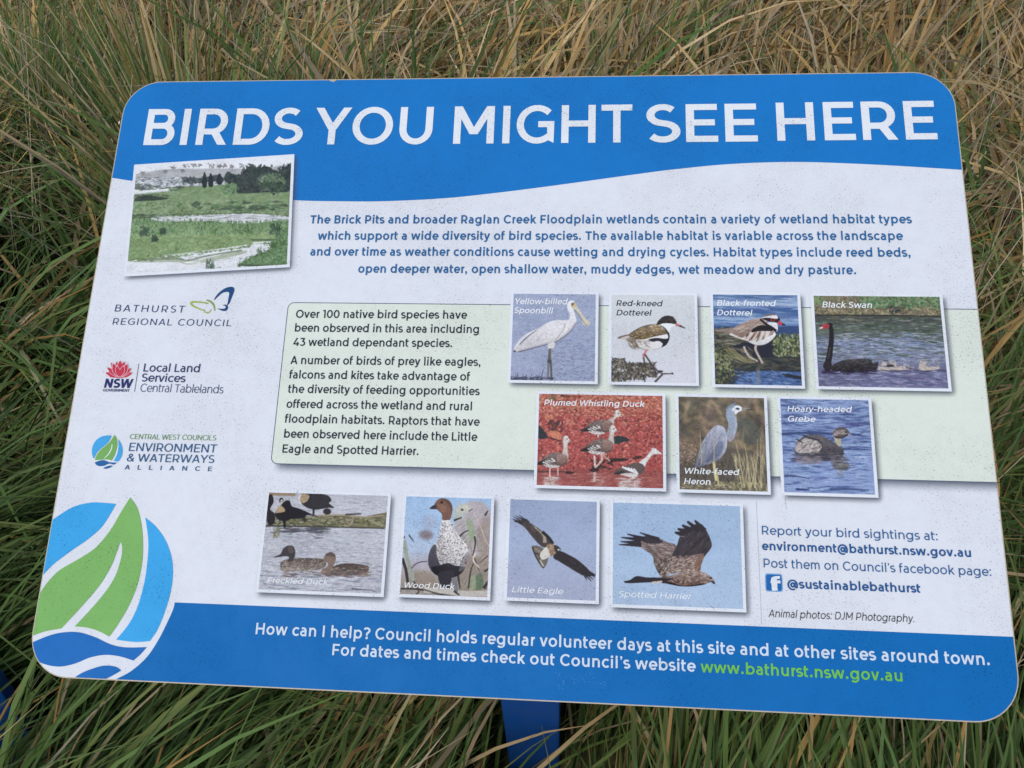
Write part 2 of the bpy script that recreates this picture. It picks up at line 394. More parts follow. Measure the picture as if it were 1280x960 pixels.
# leaf in two halves round its pale vein
sh2([(435, 58), (458, 92), (471, 140), (477, 200), (475, 270), (460, 345), (430, 420), (395, 480), (365, 522)],
    [(365, 522), (330, 504), (290, 492), (250, 488)], [(250, 488), (330, 400), (380, 330), (403, 265), (408, 225), (402, 205)],
    [(402, 205), (390, 240), (370, 290), (330, 355), (270, 425), (205, 495)], [(205, 495), (150, 505), (100, 523)], [(95, 520), (125, 378)],
    [(133, 378), (160, 340), (200, 300), (260, 265), (320, 225), (370, 165), (405, 105), (435, 58)], col=GR)
sh2([(485, 125), (520, 155), (552, 200), (572, 255), (577, 310), (570, 370), (550, 440), (525, 500), (500, 537)],
    [(500, 537), (450, 540), (388, 532)], [(388, 532), (430, 480), (460, 420), (482, 340), (492, 270), (495, 200), (485, 125)], col=LB)
sh2([(100, 545), (160, 520), (210, 508), (265, 508), (320, 525), (370, 548), (420, 558), (490, 557)],
    [(490, 557), (470, 580), (445, 602)], [(445, 602), (400, 588), (350, 583), (300, 592), (250, 612), (200, 622), (150, 614), (100, 592)], col=DB)
sh2([(235, 668), (270, 645), (300, 632), (345, 619), (385, 622), (405, 635)], [(405, 635), (370, 655), (335, 672)], col=DB)
o = em.build('leaf_emblem', [M_PRINT], sign); part(o); o['label'] = 'big round leaf and water emblem in green and blue'

# pale green text panel with printed drop shadow (part of the artwork, flat ink)
pm = MB()
PTL, PBL, PTR, PBR = S(358.5, 378), S(340, 580), S(1215, 386), S(1252, 604)
px0 = (PTL[0]+PBL[0])/2; py1 = (PTL[1]+PTR[1])/2; py0 = (PBL[1]+PBR[1])/2
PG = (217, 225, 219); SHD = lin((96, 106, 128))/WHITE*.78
pr = .009
panel = [(SW+.1, py1)] + [(px0+pr+pr*math.cos(math.radians(a)), py1-pr+pr*math.sin(math.radians(a))) for a in range(90, 181, 15)] + \
        [(px0+pr+pr*math.cos(math.radians(a)), py0+pr+pr*math.sin(math.radians(a))) for a in range(180, 271, 15)] + [(SW+.1, py0)]
pm.poly(clip(panel), .36*mm, ink(PG))
lw = .0011; ins = [(p[0], p[1]) for p in panel]
cen = np.array([px0+.3, (py0+py1)/2])
for i in range(len(panel)-1):                # hairline round the panel
    a, b = np.array(panel[i]), np.array(panel[i+1]); d = (b-a)/np.linalg.norm(b-a); nn = np.array([-d[1], d[0]])
    q = clip([tuple(a), tuple(b), tuple(b+nn*lw), tuple(a+nn*lw)])
    pm.poly(q, .42*mm+i*2e-6, ink((88, 104, 125)))
o = pm.build('text_panel', [M_PRINT], sign); part(o); o['label'] = 'pale green text panel'; panel_o = o
sk = MB()                                    # drop shadow drawn in fading ink below the panel
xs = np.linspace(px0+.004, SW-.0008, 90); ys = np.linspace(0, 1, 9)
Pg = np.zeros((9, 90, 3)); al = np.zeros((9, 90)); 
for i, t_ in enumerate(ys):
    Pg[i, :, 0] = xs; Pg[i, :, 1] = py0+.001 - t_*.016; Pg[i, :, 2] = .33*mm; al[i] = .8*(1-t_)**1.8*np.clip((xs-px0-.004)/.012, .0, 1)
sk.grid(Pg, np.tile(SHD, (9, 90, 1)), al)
o = sk.build('drop_shadow_print', [M_TINT], panel_o); o['label'] = 'printed blue grey drop shadow of the panel'

# ---- lettering
ZL = .95*mm
def lettering(name, label, lines, mat=None):
    mb = MB()
    for ln in lines:
        kw = dict(ital=0, track=0); kw.update(ln[6] if len(ln) > 6 else {})
        r = text(mb, ln[0], ln[1], ln[2], ln[3], ln[4], ln[5], ZL, **kw)
        if DEBUG: print('TXT %-42s x/y %.2f' % (ln[0][:42], r))
    o = mb.build(name, [M_PRINT], sign); part(o); o['label'] = label; return o
DEBUG = False
TW = (224, 229, 240)
for ln_ in [
    ('BIRDS', (178, 181.8), (373.5, 181), 44.3, 130, TW), ('YOU', (395.5, 181), (540.5, 180.3), 45.5, 130, TW),
    ('MIGHT', (565, 180.2), (788, 178.4), 46.5, 130, TW), ('SEE', (810, 178.3), (945.3, 177.3), 47, 130, TW), ('HERE', (970.3, 176.4), (1170, 174.6), 47.5, 130, TW)]:
    lettering('title_word', 'large white capitals reading ' + ln_[0], [ln_])
BT = (44, 104, 160)
lettering('intro_lettering', 'blue introduction text', [
    ('The Brick Pits and broader Raglan Creek Floodplain wetlands contain a variety of wetland habitat types', (388, 279.7), (1138.9, 279.5), 10.2, 138, BT, {'track': 24}),
    ('which support a wide diversity of bird species. The available habitat is variable across the landscape', (397.7, 300), (1127.8, 300.4), 10.3, 138, BT, {'track': 24}),
    ('and over time as weather conditions cause wetting and drying cycles. Habitat types include reed beds,', (388, 319.8), (1138, 321.3), 10.4, 138, BT, {'track': 24}),
    ('open deeper water, open shallow water, muddy edges, wet meadow and dry pasture.', (447.9, 341.2), (1070, 343.2), 10.5, 138, BT, {'track': 24})])
P6 = crop(330, 360, 4); DK = (44, 58, 72)
lettering('panel_lettering', 'dark text about native bird species', [(s, P6(*a), P6(*b), 9.9+.06*i, 127, DK, {'track': 10}) for i, (s, a, b) in enumerate([
    ('Over 100 native bird species have', (160, 150), (1012, 155)), ('been observed in this area including', (153, 219), (1075, 227)),
    ('43 wetland dependant species.', (147, 290), (940, 297)), ('A number of birds of prey like eagles,', (135, 381), (1082, 391)),
    ('falcons and kites take advantage of', (128, 453), (1027, 464)), ('the diversity of feeding opportunities', (122, 525), (1075, 537)),
    ('offered across the wetland and rural', (113, 600), (1040, 613)), ('floodplain habitats. Raptors that have', (106, 674), (1075, 690)),
    ('been observed here include the Little', (99, 749), (1063, 766)), ('Eagle and Spotted Harrier.', (91, 824), (772, 837))])])
P7 = crop(900, 620, 2.824); RB = (50, 100, 155)
lettering('contact_lettering', 'blue contact text and small grey credit', [
    ('Report your bird sightings at:', P7(147, 136), P7(768, 157), 10.8, 105, RB, {'track': 8}),
    ('environment@bathurst.nsw.gov.au', P7(149, 191), P7(887, 216), 10.8, 148, (40, 90, 148)),
    ("Post them on Council's facebook page:", P7(153, 252), P7(957, 283), 11, 105, RB, {'track': 8}),
    ('@sustainablebathurst', P7(238, 325), P7(706, 342), 11, 148, (40, 90, 148)),
    ('Animal photos: DJM Photography.', P7(172, 427), P7(685, 446), 9.4, 92, (60, 66, 80), {'ital': .2})])
lettering('footer_lettering', 'white and green footer text', [
    ('How can I help? Council holds regular volunteer days at this site and at other sites around town.', (319.3, 792.6), (1237, 831.6), 14.2, 134, (206, 220, 240), {'track': 16}),
    ("For dates and times check out Council's website", (415, 818.8), (868.5, 839.6), 14.2, 134, (206, 220, 240), {'track': 16}),
    ('www.bathurst.nsw.gov.au', (876.7, 840.2), (1128.4, 851.8), 14.2, 138, (112, 190, 82), {'track': 10})])

# ---- facebook tile, seams
fb = MB()
a, b = S(P7(158, 273)), S(P7(222, 339))
def rr(x0, y0, x1, y1, r): return rrect(min(x0, x1), min(y0, y1), max(x0, x1), max(y0, y1), r, 5)
fb.poly(rr(a[0], a[1], b[0], b[1], .003), .6*mm, ink((120, 165, 215)))
g_ = .0012; fb.poly(rr(a[0]+g_, a[1]-g_, b[0]-g_, b[1]+g_, .0026), .7*mm, ink((38, 105, 178)))
text(fb, 'f', P7(186, 334), P7(211, 334), 17, 175, TW, ZL)
o = fb.build('social_media_tile', [M_PRINT], sign); part(o); o['label'] = 'small blue square tile with a white letter f'
for (x0, y0), (x1, y1) in ((P7(127, 20), P7(146, 456)), ((981, 622), (982.5, 637)), ((762.5, 487), (763, 492))):
    p, q = S(x0, y0), S(x1, y1); sm = MB(); sm.poly([(p[0], p[1]), (p[0]+.0007, p[1]), (q[0]+.0007, q[1]), (q[0], q[1])], .44*mm, ink((178, 184, 200)))
    part(sm.build('print_seam', [M_PRINT], sign))

# ---- council logo
L1 = crop(130, 350, 6.4); NV = (52, 76, 118)
cm_ = MB()
text(cm_, 'BATHURST', L1(85, 253), L1(637, 263), 8.4, 84, NV, ZL, .06, 190)
text(cm_, 'REGIONAL COUNCIL', L1(68, 358), L1(1015, 371), 7.9, 82, NV, ZL, .06, 130)
def shp(mb, cr, pts, col, zz, close=True, n=4): mb.poly(SS(smooth([cr(*p) for p in pts], True, n) if close else [cr(*p) for p in pts]), zz, ink(col))
shp(cm_, L1, [(880, 163), (898, 128), (935, 90), (980, 63), (1018, 55), (1040, 63), (1044, 85), (1031, 122), (1017, 158), (1006, 186), (985, 205), (990, 184), (994, 160), (1000, 130), (1003, 105), (988, 96), (950, 104), (912, 134)], (38, 78, 130), .6*mm)
shp(cm_, L1, [(950, 203), (972, 197), (990, 207), (993, 228), (978, 247), (950, 248), (925, 238), (910, 228), (935, 231), (962, 231), (974, 218), (968, 207)], (38, 78, 130), .62*mm)
def strokeb(mb, cr, pts, wpx, col, zz):
    p = smooth([cr(*q) for q in pts], False, 5)
    for i in range(len(p)-1):
        t0, t1 = i/(len(p)-1), (i+1)/(len(p)-1); a, b = np.array(p[i]), np.array(p[i+1]); d = (b-a)/max(np.linalg.norm(b-a), 1e-6); nn = np.array([-d[1], d[0]])
        wa = wpx*(.25+.75*math.sin(math.pi*min(1, .12+t0*.8))); wb = wpx*(.25+.75*math.sin(math.pi*min(1, .12+t1*.8)))
        mb.poly(SS([a+nn*wa/2, b+nn*wb/2, b-nn*wb/2, a-nn*wa/2]), zz+i*2e-7, ink(col))
GL = (160, 182, 96)
strokeb(cm_, L1, [(835, 188), (770, 178), (715, 176), (695, 188), (715, 208), (760, 230), (800, 245)], 2.6, GL, .6*mm)
strokeb(cm_, L1, [(800, 232), (808, 255), (830, 264), (850, 252), (858, 235)], 1.7, GL, .62*mm)
strokeb(cm_, L1, [(820, 162), (850, 172), (878, 200), (888, 248)], 2.6, (140, 165, 92), .64*mm)
o = cm_.build('council_logo', [M_PRINT], sign); part(o); o['label'] = 'council name with a blue and green butterfly'

# ---- government land services logo
gm = MB(); RD = (200, 62, 86)
def petal(x0, y0, x1, y1, wd, zz, side=1):
    a, b = np.array(L1(x0, y0)), np.array(L1(x1, y1)); d = b-a; nn = np.array([-d[1], d[0]])*wd
    pts = [a, a+d*.35+nn*.9, a+d*.62+nn*.95, b, a+d*.62-nn*.95, a+d*.35-nn*.9]
    # a pale rim keeps neighbouring petals apart
    ctr = a+d*.5; gmv = smooth(pts, True, 4)
    big = [tuple(ctr+(np.array(p)-ctr)*1.13) for p in gmv]
    gm.poly(SS(big), zz, ink((222, 214, 226))); gm.poly(SS(gmv), zz+4e-5, ink(RD))
k_ = 0
for x1, y1, wd in ((15, 742, .17), (228, 742, .17), (28, 700, .15), (220, 706, .15), (60, 662, .15), (190, 668, .15), (102, 655, .16), (165, 655, .16), (132, 648, .2), (75, 672, .22), (190, 676, .22), (105, 690, .2), (160, 690, .2)):
    petal(126+(x1-126)*.12, 776, x1, y1, wd, .5*mm+k_*9e-5*.35); k_ += 1
P4 = crop(0, 340, 2.977)
strokeb(gm, L1, [(48, 776), (126, 781), (188, 776)], 1.1, RD, 1.0*mm)
text(gm, 'NSW', P4(387, 431), P4(488, 432.5), 11.2, 165, (44, 54, 110), ZL, .08)
text(gm, 'GOVERNMENT', P4(384, 445), P4(482, 446.5), 3.3, 130, (60, 68, 118), ZL)
p, q = S(P4(517, 340)), S(P4(502, 446)); xm = (p[0]+q[0])/2; gm.poly([(xm-.0004, p[1]), (xm+.0004, p[1]), (xm+.0004, q[1]), (xm-.0004, q[1])], .6*mm, ink((90, 100, 125)))
text(gm, 'Local Land', P4(533, 371), P4(743, 374), 10.0, 112, (58, 70, 112), ZL, .03, 5)
text(gm, 'Services', P4(527, 408), P4(687, 411), 10.0, 112, (58, 70, 112), ZL, .03, 5)
text(gm, 'Central Tablelands', P4(522, 446), P4(829, 452.5), 10.0, 70, (72, 84, 122), ZL, .03, 5)
o = gm.build('land_services_logo', [M_PRINT], sign); part(o); o['label'] = 'red flower logo with dark blue text'

# ---- environment alliance logo
L6 = crop(100, 530, 6.737); am = MB()
def shl(segs, col, zz): am.poly(SS(sum([smooth([L6(*p) for p in s], False, 5) for s in segs], [])), zz, ink(col))
shl([[(270, 100), (230, 97), (180, 108), (135, 140), (108, 190), (102, 245), (115, 292)], [(122, 285), (150, 235), (200, 190), (240, 155), (270, 100)]], (72, 165, 228), .6*mm)
shl([[(292, 92), (312, 125), (316, 170), (308, 220), (290, 270), (268, 308)], [(268, 308), (240, 300), (200, 300), (128, 305)], [(128, 300), (140, 265), (170, 225), (210, 190), (250, 155), (275, 118), (292, 92)]], (118, 172, 98), .6*mm)
strokeb(am, L6, [(272, 170), (268, 205), (245, 250), (205, 292)], 1.3, (222, 228, 232), .7*mm)
shl([[(325, 128), (350, 170), (361, 215), (355, 265), (335, 305), (318, 318)], [(318, 318), (285, 312)], [(285, 312), (310, 265), (324, 210), (325, 128)]], (72, 165, 228), .62*mm)
shl([[(125, 325), (165, 310), (205, 306), (250, 322), (312, 326)], [(312, 328), (285, 345)], [(285, 343), (245, 335), (205, 352), (165, 355), (140, 345), (125, 325)]], (40, 100, 160), .64*mm)
shl([[(195, 374), (225, 358), (255, 350), (278, 353)], [(278, 355), (250, 370), (220, 378), (195, 374)]], (40, 100, 160), .66*mm)
text(am, 'CENTRAL WEST COUNCILS', L6(420, 128), L6(1143, 140), 6.4, 95, (120, 158, 110), ZL, .05)
text(am, 'ENVIRONMENT', L6(410, 228), L6(1143, 243), 10.2, 100, (56, 98, 142), ZL, .03, 20)
text(am, '& WATERWAYS', L6(398, 316), L6(1125, 330), 9.7, 100, (56, 98, 142), ZL, .03, 20)
text(am, 'ALLIANCE', L6(380, 383), L6(1108, 398), 5.6, 125, (62, 98, 140), ZL, .03, 950)
o = am.build('environment_alliance_logo', [M_PRINT], sign); part(o); o['label'] = 'small leaf logo with blue and green capitals'
# ---------------------------------------------------------------- printed photographs: painted cell by cell, the cells become ink colours of the print
class Pic:
    SSF = 2
    def __init__(s, reg, scl, corners, seed=1, res=1.7):
        s.cr = crop(reg[0], reg[1], scl); q = [S(s.cr(*p)) for p in corners]     # TL TR BR BL
        s.o = np.array([(q[0][0]+q[3][0])/2, (q[2][1]+q[3][1])/2]); s.X = np.array([(q[1][0]+q[2][0])/2 - s.o[0], 0.0]); s.Y = np.array([0.0, (q[0][1]+q[1][1])/2 - s.o[1]])
        s.finish(scl, corners, seed, res)
    def finish(s, scl, corners, seed, res):
        c = np.array(corners, float); wpx = (np.linalg.norm(c[1]-c[0])+np.linalg.norm(c[2]-c[3]))/2/scl; hpx = (np.linalg.norm(c[3]-c[0])+np.linalg.norm(c[2]-c[1]))/2/scl
        s.w, s.h = int(wpx*res), int(hpx*res); s.W, s.H = s.w*s.SSF, s.h*s.SSF; s.k = s.W/(wpx*scl)      # k: cells per crop pixel
        s.a = np.zeros((s.H, s.W, 3)); s.rg = np.random.default_rng(seed); s.mask = None
        s.inv = np.linalg.inv(np.column_stack([s.X, s.Y]))
    def T(s, p):
        u, v = s.inv @ (S(s.cr(*p)) - s.o); return (u*s.W, (1-v)*s.H)
    def TT(s, P): return [s.T(p) for p in P]
    def _cover(s, pts):                      # even-odd coverage of a polygon in cell coordinates
        p = np.array(pts); x0 = max(0, int(p[:, 0].min())); x1 = min(s.W, int(p[:, 0].max())+2); y0 = max(0, int(p[:, 1].min())); y1 = min(s.H, int(p[:, 1].max())+2)
        if x1 <= x0 or y1 <= y0: return None
        X, Y = np.meshgrid(np.arange(x0, x1)+.5, np.arange(y0, y1)+.5); ins = np.zeros(X.shape, bool)
        for i in range(len(p)):
            (ax, ay), (bx, by) = p[i-1], p[i]
            if ay == by: continue
            ins ^= ((ay > Y) != (by > Y)) & (X < (bx-ax)*(Y-ay)/(by-ay)+ax)
        return (slice(y0, y1), slice(x0, x1)), ins.astype(float)
    def _put(s, sl, cov, c):
        if s.mask is not None: cov = cov*s.mask[sl]
        s.a[sl] = s.a[sl]*(1-cov[..., None]) + np.array(c, float)*cov[..., None]
    def fill(s, c): s.a[:] = c
    def bands(s, stops):                     # vertical run of colours: (crop y, colour)
        ys = np.array([s.T((s.ref, y))[1] for y, _ in stops]); cs = np.array([c for _, c in stops], float); yy = np.arange(s.H)
        for k in range(3): s.a[:, :, k] = np.interp(yy, ys, cs[:, k])[:, None]
    ref = 400
    def poly(s, c, pts, sm=True, op=1.0, n=4):
        q = s.TT(smooth(pts, True, n) if sm else pts); r = s._cover(q)
        if r: s._put(r[0], r[1]*op, c)
    def line(s, c, pts, w0, w1=None, op=1.0):
        w1 = w0 if w1 is None else w1; p = smooth(pts, False, 4) if len(pts) > 2 else pts; p = [np.array(q) for q in s.TT(p)]; n = len(p); L = []; R = []
        for i in range(n):
            d = p[min(i+1, n-1)]-p[max(i-1, 0)]; d = d/max(np.linalg.norm(d), 1e-6); nn = np.array([-d[1], d[0]]); ww = (w0+(w1-w0)*i/max(n-1, 1))*s.k/2; ww = max(ww, .45)
            L.append(p[i]+nn*ww); R.append(p[i]-nn*ww)
        r = s._cover(L+R[::-1])
        if r: s._put(r[0], r[1]*op, c)
    def ell(s, c, cx, cy, rx, ry, rot=0, op=1.0):
        ca, sa = math.cos(math.radians(rot)), math.sin(math.radians(rot))
        s.poly(c, [(cx+rx*math.cos(t)*ca-ry*math.sin(t)*sa, cy+rx*math.cos(t)*sa+ry*math.sin(t)*ca) for t in np.linspace(0, 2*math.pi, 14, endpoint=False)], False, op)
    def clipto(s, pts=None, sm=True):
        if pts is None: s.mask = None; return
        s.mask = np.zeros((s.H, s.W)); r = s._cover(s.TT(smooth(pts, True, 4) if sm else pts))
        if r: s.mask[r[0]] = r[1]
    def dabs(s, cols, box, n, ln, wd, ang=0, spread=12, op=.8):       # many short brush dabs in a box of crop pixels
        x0, y0, x1, y1 = box; rg = s.rg
        for i in range(n):
            c = np.array(cols[rg.integers(len(cols))], float) + rg.normal(0, 5, 3)
            cx, cy = rg.uniform(x0, x1), rg.uniform(y0, y1); a = math.radians(ang+rg.normal(0, spread)); l = ln*rg.uniform(.5, 1.5)/2; w_ = wd*rg.uniform(.6, 1.4)/2
            dx, dy = math.cos(a), math.sin(a)
            P = [(cx-dx*l, cy-dy*l), (cx-dy*w_, cy+dx*w_), (cx+dx*l, cy+dy*l), (cx+dy*w_, cy-dx*w_)]
            r = s._cover(s.TT(P))
            if r: s._put(r[0], r[1]*op, c)
    def blur(s, r):
        r = max(1, int(r*s.k))
        for ax in (0, 1):
            for _ in range(2):
                p = np.pad(s.a, [(r, r) if i == ax else (0, 0) for i in range(3)], mode='edge'); cs = np.cumsum(p, axis=ax); cs = np.insert(cs, 0, 0, axis=ax)
                n = s.a.shape[ax]; s.a = (np.take(cs, range(2*r+1, 2*r+1+n), axis=ax) - np.take(cs, range(0, n), axis=ax))/(2*r+1)
    def clouds(s, amp, size, stretch=1.0):   # soft uneven tone
        gw, gh = max(2, int(s.W/(size*s.k*stretch))+2), max(2, int(s.H/(size*s.k))+2); g = s.rg.normal(0, 1, (gh, gw))
        yy = np.linspace(0, gh-1.001, s.H); xx = np.linspace(0, gw-1.001, s.W); y0 = yy.astype(int); x0 = xx.astype(int); fy = (yy-y0)[:, None]; fx = (xx-x0)[None]
        v = g[y0][:, x0]*(1-fy)*(1-fx)+g[y0+1][:, x0]*fy*(1-fx)+g[y0][:, x0+1]*(1-fy)*fx+g[y0+1][:, x0+1]*fy*fx
        m = 1 if s.mask is None else s.mask[..., None]; s.a += v[..., None]*amp*m
    def rough(s, pts, cols, n, ln, wd, jit, ang=60, spread=50, op=.8, closed=True):   # leafy, grassy edge along an outline
        q = smooth(pts, closed, 8); q = [np.array(v) for v in q]
        for i in range(n):
            v = q[s.rg.integers(len(q))]; x, y = v + s.rg.normal(0, jit, 2); s.dabs(cols, (x, y, x+.1, y+.1), 1, ln, wd, ang, spread, op)
    def soften(s, m=.5):                     # the print's own slight unsharpness
        b = s.a.copy(); p = np.pad(b, ((1, 1), (1, 1), (0, 0)), mode='edge'); b = sum(p[i:i+s.H, j:j+s.W] for i in range(3) for j in range(3))/9; s.a = s.a*(1-m)+b*m
    def shade(s, pts, top, bot, side=0.0):   # the photographed light on a bird: tone runs from its back to its belly
        q = s.TT(smooth(pts, True, 4)); r = s._cover(q)
        if not r: return
        sl, cov = r; h, w_ = cov.shape; g = top+(bot-top)*np.linspace(0, 1, h)[:, None]**1.2 + side*np.linspace(-1, 1, w_)[None]
        s.a[sl] += (cov*g)[..., None]
    def texture(s, amp):                     # fine tonal break-up, as in a photograph enlarged for print
        for size, k in ((1.0, .7), (2.0, .8), (5, .45)):
            gw, gh = int(s.W/size)+2, int(s.H/size*1.25)+2; g = s.rg.normal(0, 1, (gh, gw)); yy = np.linspace(0, gh-1.01, s.H); xx = np.linspace(0, gw-1.01, s.W); y0 = yy.astype(int); x0 = xx.astype(int); fy = (yy-y0)[:, None]; fx = (xx-x0)[None]
            v = (g[y0][:, x0]*(1-fx)+g[y0][:, x0+1]*fx)*(1-fy)+(g[y0+1][:, x0]*(1-fx)+g[y0+1][:, x0+1]*fx)*fy
            s.a *= np.exp(v*amp*k)[..., None]
    def build(s, label, idx, border=.0038, tex=.06, sat=.86):
        s.soften(.9); s.texture(tex)
        a = s.a.reshape(s.h, s.SSF, s.w, s.SSF, 3).mean((1, 3)); lum = a.mean(2, keepdims=True); a = lum + (a-lum)*sat; a += s.rg.normal(0, 3.2, a.shape[:2])[..., None] + 2; a = np.clip(a, 6, 250)
        mb = MB(); ux = s.X/np.linalg.norm(s.X); uy = s.Y/np.linalg.norm(s.Y); LX, LY = np.linalg.norm(s.X), np.linalg.norm(s.Y); P = lambda x, y: s.o+ux*x+uy*y
        b = border; c4 = [P(-b, -b), P(LX+b, -b), P(LX+b, LY+b), P(-b, LY+b)]
        mb.poly([tuple(p) for p in c4], .62*mm+idx*6e-6, ink((222, 227, 240)))
        u = np.linspace(0, LX, s.w); v = np.linspace(LY, 0, s.h); G = np.zeros((s.h, s.w, 3)); G[..., :2] = s.o + u[None, :, None]*ux + v[:, None, None]*uy; G[..., 2] = .74*mm
        mb.grid(G[::-1], ink(a)[::-1])
        # the artwork's printed drop shadow, inked down and to the right of the picture
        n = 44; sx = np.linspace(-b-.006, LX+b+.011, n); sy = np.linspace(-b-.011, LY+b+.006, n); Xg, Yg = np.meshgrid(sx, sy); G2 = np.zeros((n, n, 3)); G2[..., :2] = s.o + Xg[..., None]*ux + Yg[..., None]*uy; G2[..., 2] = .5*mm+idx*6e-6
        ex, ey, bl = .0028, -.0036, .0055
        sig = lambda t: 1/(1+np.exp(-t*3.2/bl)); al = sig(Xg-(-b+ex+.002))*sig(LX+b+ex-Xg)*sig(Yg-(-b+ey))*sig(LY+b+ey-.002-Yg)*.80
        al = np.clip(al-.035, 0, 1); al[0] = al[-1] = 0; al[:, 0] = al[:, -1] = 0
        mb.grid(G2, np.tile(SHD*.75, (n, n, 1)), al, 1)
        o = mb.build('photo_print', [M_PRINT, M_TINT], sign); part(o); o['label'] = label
        s.obj = o
    def caption(s, lines, w=118, col=(228, 232, 242), ital=.2):
        mb = MB()
        for t, a, b, cap in lines: text(mb, t, s.cr(*a), s.cr(*b), cap, w, col, ZL, ital, 6)
        o = mb.build('caption', [M_PRINT], s.obj)

# ---- white spoonbill-like wader
p = Pic((630, 360), 7.385, [(88, 55), (845, 60), (840, 862), (62, 850)], 1); p.fill((152, 163, 197)); p.clouds(4, 60, 3)
p.dabs([(128, 139, 178), (138, 149, 186), (172, 181, 210)], (60, 60, 850, 860), 900, 46, 7, 2, 8, .55)
p.dabs([(112, 122, 160)], (440, 450, 850, 860), 160, 60, 8, 2, 8, .6)
p.line((210, 208, 218), [(100, 565), (150, 490), (220, 430), (305, 388)], 26, 18)
body = [(92, 572), (140, 530), (205, 465), (300, 390), (400, 325), (480, 300), (555, 300), (598, 292), (606, 245), (583, 190), (588, 142), (612, 120), (645, 124), (662, 150), (655, 185), (642, 205), (655, 250), (667, 300), (655, 338), (620, 392), (560, 445), (510, 488), (460, 508), (400, 518), (300, 546), (200, 572), (120, 592)]
p.poly((224, 221, 229), body); p.clipto(body)
p.poly((188, 183, 198), [(100, 600), (200, 560), (300, 530), (400, 505), (470, 490), (540, 440), (600, 380), (650, 320), (680, 330), (600, 460), (480, 530), (300, 570)], op=.75)
p.line((170, 160, 170), [(560, 330), (550, 380), (500, 450), (470, 490)], 16, 8, .6); p.dabs([(208, 200, 210), (236, 234, 240), (198, 190, 200)], (100, 290, 640, 580), 160, 46, 7, -28, 14, .5); p.clipto()
p.shade(body, 10, -26, 6); p.line((112, 106, 120), [(150, 520), (230, 445), (300, 392)], 9, 5); p.line((60, 55, 65), [(92, 580), (112, 590)], 14)
p.line((86, 82, 98), [(130, 592), (210, 572), (300, 548), (400, 520)], 8, 5); p.line((92, 84, 98), [(470, 506), (560, 448), (620, 392), (660, 330)], 7, 4)
p.poly((206, 188, 142), [(618, 145), (655, 142), (668, 175), (650, 195), (622, 180)]); p.ell((70, 60, 60), 632, 158, 9, 8); p.line((98, 80, 62), [(618, 146), (655, 140)], 8)
p.line((200, 195, 182), [(655, 178), (700, 238), (740, 298)], 34, 36); p.ell((202, 196, 180), 755, 320, 40, 30, 30); p.line((120, 108, 98), [(640, 192), (690, 250), (735, 320), (770, 350)], 6, 5)
p.poly((214, 210, 212), [(410, 520), (470, 505), (455, 560), (415, 575)]); p.line((104, 98, 100), [(430, 560), (424, 620), (418, 675)], 34, 30); p.line((158, 152, 152), [(440, 560), (436, 640)], 8)
p.ell((84, 80, 84), 420, 678, 22, 22); p.line((122, 118, 124), [(412, 690), (405, 840)], 20, 18); p.line((92, 90, 96), [(432, 690), (440, 840)], 20, 18)
p.dabs([(60, 66, 88), (82, 90, 112)], (62, 820, 440, 870), 90, 60, 12, 2, 14, .85)
for x, y, dx in ((130, 780, 5), (110, 790, -8), (175, 790, 0), (210, 800, 20), (260, 790, 14), (330, 790, 25), (365, 750, 30), (300, 800, -20)): p.line((66, 72, 94), [(x-dx, 850), (x, y)], 8, 4)
p.build('photo of a white wader with a long pale bill on blue water', 0); p.caption([('Yellow-billed', (98, 150), (580, 154), 7.2), ('Spoonbill', (94, 233), (445, 238), 7.2)])
# ---- wader with black cap (red knees)
p = Pic((755, 360), 7.385, [(70, 65), (834, 70), (846, 880), (67, 865)], 2); p.fill((202, 204, 214)); p.clouds(3, 120); p.bands([(65, (203, 208, 216)), (400, (200, 204, 214)), (870, (205, 205, 220))])
p.dabs([(70, 66, 60), (92, 86, 76), (52, 50, 48), (120, 112, 100), (150, 144, 140)], (68, 650, 200, 865), 330, 34, 14, 30, 60, .9)
p.dabs([(70, 66, 60), (92, 86, 76), (52, 50, 48), (128, 118, 102)], (195, 690, 350, 850), 300, 32, 13, 30, 60, .9); p.dabs([(70, 66, 60), (86, 80, 72), (52, 50, 48), (138, 128, 112)], (330, 690, 480, 820), 230, 32, 13, 40, 60, .9)
p.dabs([(60, 58, 56)], (360, 800, 400, 865), 20, 40, 10, 80, 20); p.dabs([(198, 198, 208)], (205, 850, 370, 880), 40, 20, 10)
p.line((78, 70, 72), [(365, 610), (368, 660), (380, 705)], 20, 12); p.line((205, 120, 125), [(395, 570), (375, 605), (362, 640)], 22, 16); p.line((88, 78, 80), [(375, 610), (430, 690), (495, 765), (540, 790)], 18, 14)
p.line((82, 76, 78), [(540, 792), (640, 790)], 14, 8); p.line((82, 76, 78), [(540, 795), (495, 840), (470, 868)], 18, 20); p.line((82, 76, 78), [(510, 770), (470, 815)], 14); p.ell((70, 66, 68), 628, 789, 11, 10); p.ell((60, 56, 58), 520, 768, 26, 9)
p.poly((120, 104, 96), [(128, 466), (150, 447), (240, 430), (300, 470), (250, 500), (190, 478)])
p.poly((196, 188, 186), [(150, 470), (220, 442), (250, 470), (220, 485)])
p.poly((150, 134, 122), [(205, 478), (260, 455), (360, 480), (420, 560), (400, 575), (320, 552), (250, 515)]); p.dabs([(96, 82, 72), (200, 190, 180), (130, 112, 98)], (230, 470, 390, 560), 90, 46, 8, 28, 12, .8)
p.poly((216, 214, 220), [(300, 478), (380, 480), (440, 460), (560, 440), (590, 480), (560, 540), (480, 570), (410, 570), (330, 545)]); p.dabs([(150, 138, 130), (120, 108, 100), (190, 182, 178)], (310, 490, 420, 560), 50, 40, 9, 24, 14, .7)
